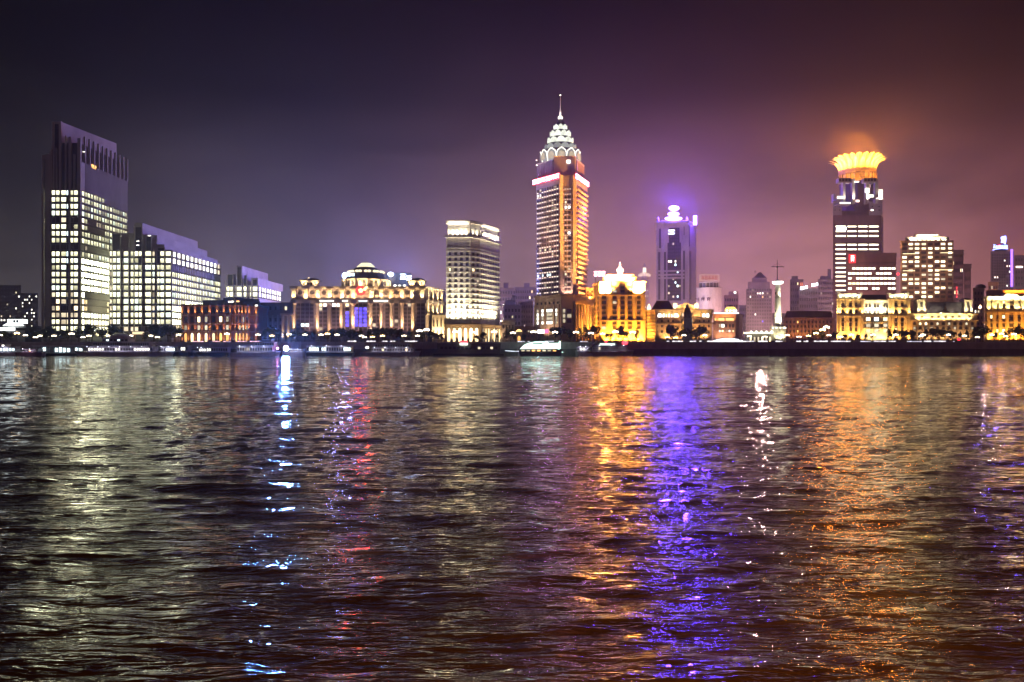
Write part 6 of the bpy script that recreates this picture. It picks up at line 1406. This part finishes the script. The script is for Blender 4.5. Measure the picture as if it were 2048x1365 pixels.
# yacht
def yacht():
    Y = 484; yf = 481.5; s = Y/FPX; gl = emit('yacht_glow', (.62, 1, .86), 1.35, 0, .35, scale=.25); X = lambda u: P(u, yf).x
    T = thing('yacht', 'sleek glowing mint white motor yacht with a raked bow', 'yacht', (P(1068, Y).x, Y, 0)); zv = lambda v: Z(v, yf)
    x0, x1 = P(1010, Y).x, P(1126, Y).x
    MB().loft([(X(1042), Y-2, -.7), (X(1122), Y-2.6, -.7), (X(1122), Y+2.6, -.7), (X(1042), Y+2, -.7)], [(X(1036), Y-2.4, zv(700)), (X(1124), Y-3.2, zv(699)), (X(1124), Y+3.2, zv(699)), (X(1036), Y+2.4, zv(700))]).build('hull', hull_d, T)
    def poly(pts, nm, m, y0=yf, y1=Y+2.6):
        q = [(X(u), zv(v)) for u, v in pts]; MB().loft([(x, y0, z) for x, z in q], [(x, y1, z) for x, z in q]).build(nm, m, T)
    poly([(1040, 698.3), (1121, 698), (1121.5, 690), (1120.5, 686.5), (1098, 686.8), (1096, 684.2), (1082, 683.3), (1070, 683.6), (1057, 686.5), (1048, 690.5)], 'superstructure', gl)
    poly([(1063, 689.3), (1085, 688.8), (1085.5, 686.6), (1066, 687)], 'window_band', glass, yf-.12, yf-.02); poly([(1051, 692.6), (1058, 688.6), (1057, 690.6), (1053.5, 692.8)], 'window_band', glass, yf-.12, yf-.02)
    poly([(1030, 702.8), (1037, 696), (1042, 690), (1045, 691.5), (1040, 697), (1034, 703)], 'bow_rail', white_m); poly([(1010, 702.3), (1010, 701), (1030, 702.4), (1038, 702.2), (1038, 703.6), (1024, 704)], 'bow_platform', emit('bow_glow', (.8, .9, 1), .55))
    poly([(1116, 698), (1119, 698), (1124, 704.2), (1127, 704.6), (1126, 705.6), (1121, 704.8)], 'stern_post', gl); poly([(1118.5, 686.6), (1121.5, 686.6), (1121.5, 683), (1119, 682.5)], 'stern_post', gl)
    for k in range(7): window(T, (X(1046+k*10.5), Y-3.0, zv(703.4)), 0, 2.2, 1.1, frame_d, w_org if k in (2, 3, 6) else w_dim, .08)
    for z in (zv(681.5),): MB().tube((X(1086), Y, z), (X(1118), Y, z), .06, 4).build('rail', white_m, T)
    spot((X(1080), yf-3, zv(695)), (X(1080), yf-6, 0), 3200, (.35, .75, 1), 120)
yacht()
boat('small launch with a rounded glass cabin and one white lamp right of the yacht', 'boat', 486, 1150, 1186, 704, [(1154, 1176, 704, 694, boat_g, (4, [(.2, .6)], w_wht))], mh=boat_g, name='launch', w=6)
T = boat('dark car ferry with a pale green stripe and a raised gangway', 'boat', 489, 1164, 1268, 703.5, [(1184, 1256, 703.5, 692, hull_d, (12, .1, w_dim)), (1196, 1246, 692, 683.5, hull_d, (8, 0, w_dim))], m=hull_d, mh=boat_g, name='car_ferry', w=13, bow=1)
MB().tube((P(1170, 484).x, 484, Z(702, 484)), (P(1194, 484).x, 484, Z(682, 484)), .5, 6).build('gangway', white_m, T)
y = 484.3; MB().box(P(1199.5, y).x, P(1230, y).x, y-.2, y+.1, Z(692, y), Z(687, y)).build('lit_stripe', emit('stripe_glow', (.8, 1, .85), .75), T)
for u, v, r in ((1250, 686, 1.9), (1212, 683, 1.)): MB().ball((P(u, 483.5).x, 483.5, Z(v, 483.5)), r, sz=.7).build('red_lamp', emit('ferry_red', (1, .05, .07), 1.8, sampling='AUTO'), T)
# landing stage with dark wall and the small red and white sign
a, b = P(868, 493).x, P(1008, 493).x
T = thing('landing_stage', 'long dark floating landing stage left of the glowing yacht', 'landing stage', ((a+b)/2, 493, 0))
MB().box(a, b, 489.5, 498, -.8, 1.5).build('float', hull_d, T); MB().box(a+2, b-2, 491, 498, 1.5, Z(687, 491)).build('shed', conc, T); MB().box(a+1, b-1, 490.2, 498.5, Z(687, 491), Z(685.6, 491)).build('roof', conc_l, T)
for k in range(14): window(T, (a+5+k*(b-a-10)/13, 490.98, Z(699, 491)), 0, 1.8, 1.6, frame_d, w_dim if k in (9, 12) else glass, .1)
S = thing('landing_sign', 'small red and white glowing sign on the dark landing stage', 'sign', (P(927, 490.6).x, 490.7, Z(690.5, 490.6)))
for v0, v1, m in ((686.6, 682.2, emit('red_panel', (1, .03, .05), 1.6, sampling='AUTO')), (690.5, 686.6, emit('white_panel', (.9, 1, .85), 2.2))):
    MB().box(P(920, 490).x, P(935, 490).x, 489.6, 490.1, Z(v0, 490), Z(v1, 490)).build('panel', m, S)
for u in (922, 933): MB().box(P(u, 490).x-.12, P(u, 490).x+.12, 490.1, 490.4, Z(700, 490), Z(683, 490)).build('post', steel, S)
p = P(1089, 520); S = thing('promenade_sign', 'white and red glowing sign board at the foot of the tallest tower', 'sign', (p.x, 520, G))
MB().box(P(1075, 520).x, P(1089, 520).x, 519.8, 520.2, Z(667, 520), Z(660, 520)).build('panel', emit('white_board', (1, .9, .95), 2.), S); MB().box(P(1089.5, 520).x, P(1097, 520).x, 519.8, 520.2, Z(667, 520), Z(659, 520)).build('panel', emit('red_sign2', (1, .08, .2), 1.6), S)
for u in (1077, 1095): MB().box(P(u, 520).x-.15, P(u, 520).x+.15, 520.2, 520.5, G, Z(660, 520)).build('post', steel, S)
p = P(1038, 522); S = thing('kiosk', 'small orange lit arched kiosk among the trees', 'kiosk', (p.x, 522, G))
MB().box(p.x-1.8, p.x+1.8, 520, 524, G, Z(664, 522)).build('wall', gold_st, S); MB().lathe(p.x, 522, [(2, Z(664, 522)), (1.7, Z(661, 522)), (.6, Z(659, 522))], 10).build('roof', emit('kiosk_glow', (1, .55, .2), 1.1), S); window(S, (p.x, 519.98, G+.3), 0, 2.2, 4, frame_d, w_org, .2, 'arch')
p = P(282, 524); S = thing('gateway', 'pale gateway arch standing between dark trees on the left promenade', 'gateway', (p.x, 524, G))
for u in (269, 285): MB().box(P(u, 524).x-.6, P(u, 524).x+.6, 523.5, 524.5, G, Z(669, 524)).build('pillar', gold_st, S)
MB().box(P(266, 524).x, P(288, 524).x, 523, 525, Z(669, 524), Z(664, 524)).build('lintel', emit('lintel_glow', (1, .72, .4), .7), S)
p = P(1916, 503); S = thing('warning_lamp', 'small red glowing lamp on the flood wall at the right', 'lamp', (p.x, 502, 8.76)); MB().box(p.x-.1, p.x+.1, 501.9, 502.1, 8.76, 10).build('post', steel, S); MB().ball((p.x, 502, Z(679.3, 502)), 1.1, sz=.6).build('bulb', emit('beacon_red', (1, .03, .05), 1.6), S)

REG = [(80, 'the white lit pavilion'), (218, 'the tallest left office tower'), (364, 'the wide office block'), (520, 'the red brick building'), (582, 'the stone colonnade'), (730, 'the left half of the domed hall'), (889, 'the right half of the domed hall'), (1008, 'the white hotel tower'), (1070, 'the pale stepped block'), (1188, 'the lotus crowned tower'), (1291, 'the golden turret building'), (1426, 'the golden classical hall'), (1490, 'the small domed corner building'), (1570, 'the signal tower'), (1670, 'the long brown building'), (1820, 'the twin pavilion house'), (1955, 'the twin tower house'), (9999, 'the golden hall at the right border')]
ORD = ['first', 'second', 'third', 'fourth', 'fifth', 'sixth', 'seventh', 'eighth', 'ninth', 'tenth', 'eleventh', 'twelfth', 'thirteenth', 'fourteenth', 'fifteenth', 'sixteenth']
def reg(u): return next(n for m, n in REG if u < m)
def number(items, fmt):
    # items: (u, object); each label names the building behind and the place in the row there
    by = {}
    for u, o in items: by.setdefault(reg(u), []).append((u, o))
    for r, l in by.items():
        l.sort(key=lambda t: t[0])
        for i, (u, o) in enumerate(l): o['label'] = fmt.format(r=r, n=('only one' if len(l) == 1 else ORD[i]+' from the left'))
strips = {}
for o in list(o_cnt):
    if o.name.startswith('light_strip'): strips.setdefault(o['group'], []).append((o.location.x/o.location.y*FPX+1024, o))
for g, l in strips.items(): number(l, {'w': 'white light strip below {r}, {n}', 'd': 'faint lilac light strip below {r}, {n}', 's': 'short white light strip below {r}, {n}', 'p': 'pink light strip below {r}, {n}'}[g[0]])
# ------------------------------------------------------------------ street lamps
LAMP = emit('lamp_globe', (1, .80, .55), 6, .15, sampling='AUTO'); LAMPG = emit('lamp_globe_amber', (1, .60, .22), 9, .2, sampling='AUTO')
def make_lamp(m, nm, lab, grp):
    T = thing('street_lamp', lab, 'street lamp', (0, -200, 0), grp)
    def bb(mb, n, mm): return mb.build(n, mm, T)
    o = Vector((0, -200, 0))
    mb = MB(); mb.lathe(0, -200, [(.22, 0), (.16, .5), (.08, .6), (.07, 4.6)], 6); bb(mb, 'post', steel)
    mb = MB(); mb.tube((-1.05, -200, 4.35), (1.05, -200, 4.35), .05, 4); bb(mb, 'arm', steel)
    for x, z in ((-1., 4.7), (0, 4.95), (1., 4.7)):
        mb = MB(); mb.lathe(x, -200, [(.02, z-.42), (.34, z-.22), (.42, z), (.34, z+.25), (.02, z+.4)], 7); bb(mb, 'globe', m)
    return T
LL = [(1, 671), (34, 667, 1), (51, 671), (71, 675), (80, 672), (108, 672), (143, 668), (166, 675), (178, 672), (217, 672), (262, 672), (302, 672), (315, 675), (357, 670), (454, 668), (516, 670), (544, 672, 1), (578, 669), (610, 670), (642, 670), (655, 668, 1), (674, 670), (723, 672), (729, 675), (745, 674, 1), (765, 672, 1), (808, 672), (835, 672), (839, 662), (853, 660), (911, 664), (945, 665), (988, 664), (1026, 666), (1067, 664), (1110, 665), (1152, 665), (1182, 667), (1205, 668), (1231, 664), (1265, 665), (1335, 675, 1), (1351, 676, 1), (1368, 671), (1410, 671), (1499, 673), (1530, 674), (1575, 671), (1598, 674), (1617, 672, 1), (1632, 667, 1), (1645, 660, 1), (1653, 655), (1658, 671), (1682, 674), (1703, 670), (1746, 670), (1792, 670), (1842, 673), (1846, 670), (1897, 670), (1929, 672), (1955, 675), (1984, 670), (2003, 668, 1), (2011, 673), (2028, 669)]
la = make_lamp(LAMP, 'w', 'three-globe street lamp glowing warm white along the promenade', 'warm white street lamps along the promenade')
lb = make_lamp(LAMPG, 'a', 'three-globe street lamp glowing amber beside the trees', 'amber street lamps along the promenade')
used = {0: False, 1: False}; lit_ = {0: [], 1: []}
for t in LL:
    u, v = t[:2]; k = 1 if len(t) > 2 else 0; src = (la, lb)[k]
    Y = 508+R()*4; zt = Z(v, Y); sc_ = (zt-G)/4.75; p = P(u, Y)
    if used[k]: o = copy_tree(src, (p.x, Y, G))
    else: o = src; o.location = (p.x, Y, G); used[k] = True
    lit_[k].append((u, o)); o.scale = (max(1., min(sc_, 1.3)), 1, sc_); o.rotation_euler = (0, 0, (R()-.5)*.5)

number(lit_[0], 'warm white three-globe lamp before {r}, {n}'); number(lit_[1], 'amber three-globe lamp before {r}, {n}')
# ------------------------------------------------------------------ trees
leaf = mat('dark_leaves', (.045, .065, .03), rough=.7, vary=.5, scale=1.5); leaf_lit = mat('lamplit_leaves', (.12, .11, .03), rough=.7, vary=.5, scale=1.5); bark = mat('bark', (.09, .07, .05), scale=1)  # lamplight on the yellow trees is put into their leaf colour
def crown_mesh(seed, n, rx, rz, m, conic=0):
    rn = random.Random(seed); mb = MB(); lobes = [(rn.uniform(-.5, .5), rn.uniform(-.5, .5), rn.uniform(-.55, .6), rn.uniform(.35, .62)) for _ in range(7)]
    for i in range(n):
        lx, ly, lz, lr = rn.choice(lobes)
        d = Vector((rn.gauss(0, 1), rn.gauss(0, 1), rn.gauss(0, 1))).normalized()*lr*rn.uniform(.55, 1)**.5
        k = 1-conic*.6*max(-.4, lz+d.z)
        c = Vector(((lx+d.x)*rx*k, (ly+d.y)*rx*k, (lz+d.z)*rz)); a = Vector((rn.gauss(0, 1), rn.gauss(0, 1), rn.gauss(0, 1))).normalized(); b = a.orthogonal().normalized(); s = rn.uniform(.2, .55)
        e = a.cross(b); mb.add([c+b*s, c+e*s*.6, c-b*s, c-e*s*.6], [(0, 1, 2, 3)])
    me = bpy.data.meshes.new('crown'); me.from_pydata(mb.v, [], mb.f); me.materials.append(m); return me
def trunk_mesh(seed, h):
    rn = random.Random(seed); mb = MB(); mb.tube((0, 0, 0), (.1, 0, h), .28, 7, 0, .16)
    for k in range(4):
        a = k*1.6+rn.random(); mb.tube((.08, 0, h*.8), (1.6*math.cos(a), 1.6*math.sin(a), h+1.8+rn.random()), .12, 5, 0, .04)
    me = bpy.data.meshes.new('trunk'); me.from_pydata(mb.v, [], mb.f); me.materials.append(bark); return me
KIND = [(crown_mesh(i, 900, 3.3, 3.1, leaf), trunk_mesh(i, 3.2)) for i in range(4)]+[(crown_mesh(10+i, 520, 2.4, 4.2, leaf, .8), trunk_mesh(10+i, 2.6)) for i in range(2)]
KINDY = [(crown_mesh(20+i, 560, 3.1, 2.7, leaf_lit), trunk_mesh(20+i, 3.)) for i in range(2)]
def tree(u, Y, top, kind, lab, grp, yel=False):
    cm, tm = (KINDY if yel else KIND)[kind % (2 if yel else 6)]; p = P(u, Y); h = (Z(top, Y)-G)*1.1
    tall = (not yel) and kind % 6 > 3; H = 11.0 if tall else 9.3 if not yel else 8.6; s = h/H
    T = thing('tree', lab, 'tree', (p.x, Y, G), grp); T.rotation_euler = (0, 0, R()*6); T.scale = (s*(.9+.3*R()), s*(.9+.3*R()), s)
    for nm, me, z in (('trunk', tm, 0), ('crown', cm, (5.9 if not tall else 6.6) if not yel else 5.6)):
        o = bpy.data.objects.new(nm, me); col.objects.link(o); o.parent = T; o.location = (0, 0, z)
    TR.setdefault(grp, []).append((u, T))
TR = {}
g1 = 'dark round trees along the promenade'; l1 = 'dark leafy round tree on the promenade in front of the buildings'
g2 = 'tall narrow trees along the promenade'; l2 = 'tall narrow dark tree standing on the promenade'
g3 = 'lamp lit yellow trees'; l3 = 'yellow green tree lit by street lamps on the promenade'
dark = [(8, 664), (22, 666), (60, 660), (75, 662), (92, 660), (100, 652), (122, 662), (136, 659), (157, 652), (172, 656), (184, 650), (205, 657), (226, 652), (240, 655), (290, 662), (308, 652), (322, 655), (336, 650), (350, 656), (362, 652), (530, 660), (545, 656), (557, 660), (592, 662), (610, 664), (627, 662), (648, 662), (662, 660), (680, 657), (694, 661), (708, 660), (722, 657), (738, 656), (752, 659), (770, 657), (786, 655), (801, 660), (818, 658), (845, 662), (862, 664), (880, 668), (952, 670), (966, 666), (995, 668), (1014, 656), (1022, 660), (1110, 656), (1122, 653), (1140, 660), (1160, 655), (1170, 652), (1188, 654), (1176, 662), (1215, 666), (1238, 655), (1246, 660), (1273, 658), (1341, 652), (1345, 660), (1366, 660), (1376, 654), (1388, 656), (1398, 653), (1408, 655), (1668, 664), (1690, 668), (1715, 670), (1733, 668), (1780, 656), (1790, 661), (1800, 662), (1815, 660), (1826, 662), (1838, 664), (1851, 656), (1864, 658), (1876, 660), (1890, 658), (1905, 663), (1920, 665), (1935, 660), (1948, 663), (1960, 655), (1966, 652), (1990, 667), (2008, 663), (2018, 658), (2036, 655), (2047, 659), (2062, 656), (1540, 676), (1480, 676), (420, 680), (1030, 672), (1050, 670)]
for i, (u, v) in enumerate(dark):
    k = (i*7+3) % 6
    tree(u, 514+((i*5) % 7)*2.6, v, k, l2 if k > 3 else l1, g2 if k > 3 else g1)
for i, (u, v) in enumerate([(746, 668), (766, 666), (868, 667), (884, 668), (545, 666), (655, 668), (1252, 664), (1222, 668), (1388, 664), (1393, 668), (1632, 662), (1645, 660), (1745, 668), (1618, 668), (876, 670)]):
    tree(u, 512+(i % 3)*2, v, i, l3, g3, True)

for g, f in ((g1, 'dark round leafy tree before {r}, {n}'), (g2, 'tall narrow dark tree before {r}, {n}'), (g3, 'yellow lamp lit tree before {r}, {n}')): number(TR[g], f)
# ------------------------------------------------------------------ near bank lamp (lights the brown water under the viewer)
T = thing('promenade_lamp', 'tall warm lamp post on the near bank behind the viewer', 'street lamp', (5.5, -3, 0))
MB().lathe(5.5, -3, [(.25, -1), (.14, 1), (.1, 5.5)], 8).build('post', steel, T); MB().tube((5.5, -3, 5.4), (5.5, -1, 5.6), .07, 5).build('arm', steel, T)
MB().box(5.1, 5.9, -1, -.2, 5.5, 5.7).build('lamp_head', emit('near_lamp', (1, .5, .15), 6), T)
spot((5.5, -.6, 5.4), (6.5, 8, 0), 1500, (1, .46, .12), 130, r=.4)

# ------------------------------------------------------------------ point lamps added behind the waterfront for city glow and ambient light
rn = random.Random(31)
for u in range(-40, 2140, 75):
    for Y, hgt in ((680+rn.uniform(-20, 40), 16), (960+rn.uniform(-60, 60), 22)):
        uu = u+rn.uniform(-30, 30); k = min(1, max(0, (uu-300)/1000)); k = k if uu < 1700 else 1-.35*(uu-1700)/350
        p = P(uu, Y); point((p.x, Y, G+hgt), 5000+34000*k, (1, .52+.33*(1-k), .48+.40*(1-k)), 1.)
# ------------------------------------------------------------------ haze
hm = bpy.data.materials.new('haze'); hm.use_nodes = True; t = hm.node_tree; t.nodes.clear()
v = nd(t, 'ShaderNodeVolumePrincipled'); o_ = nd(t, 'ShaderNodeOutputMaterial'); v.inputs['Color'].default_value = (.92, .90, .94, 1); v.inputs['Density'].default_value = .00016; v.inputs['Anisotropy'].default_value = .6
t.links.new(v.outputs[0], o_.inputs['Volume'])
MB().box(-1200, 1200, -60, 1800, -2.6, 222).build('haze', hm, kind='stuff')
for T in list(o_cnt): finish(T)
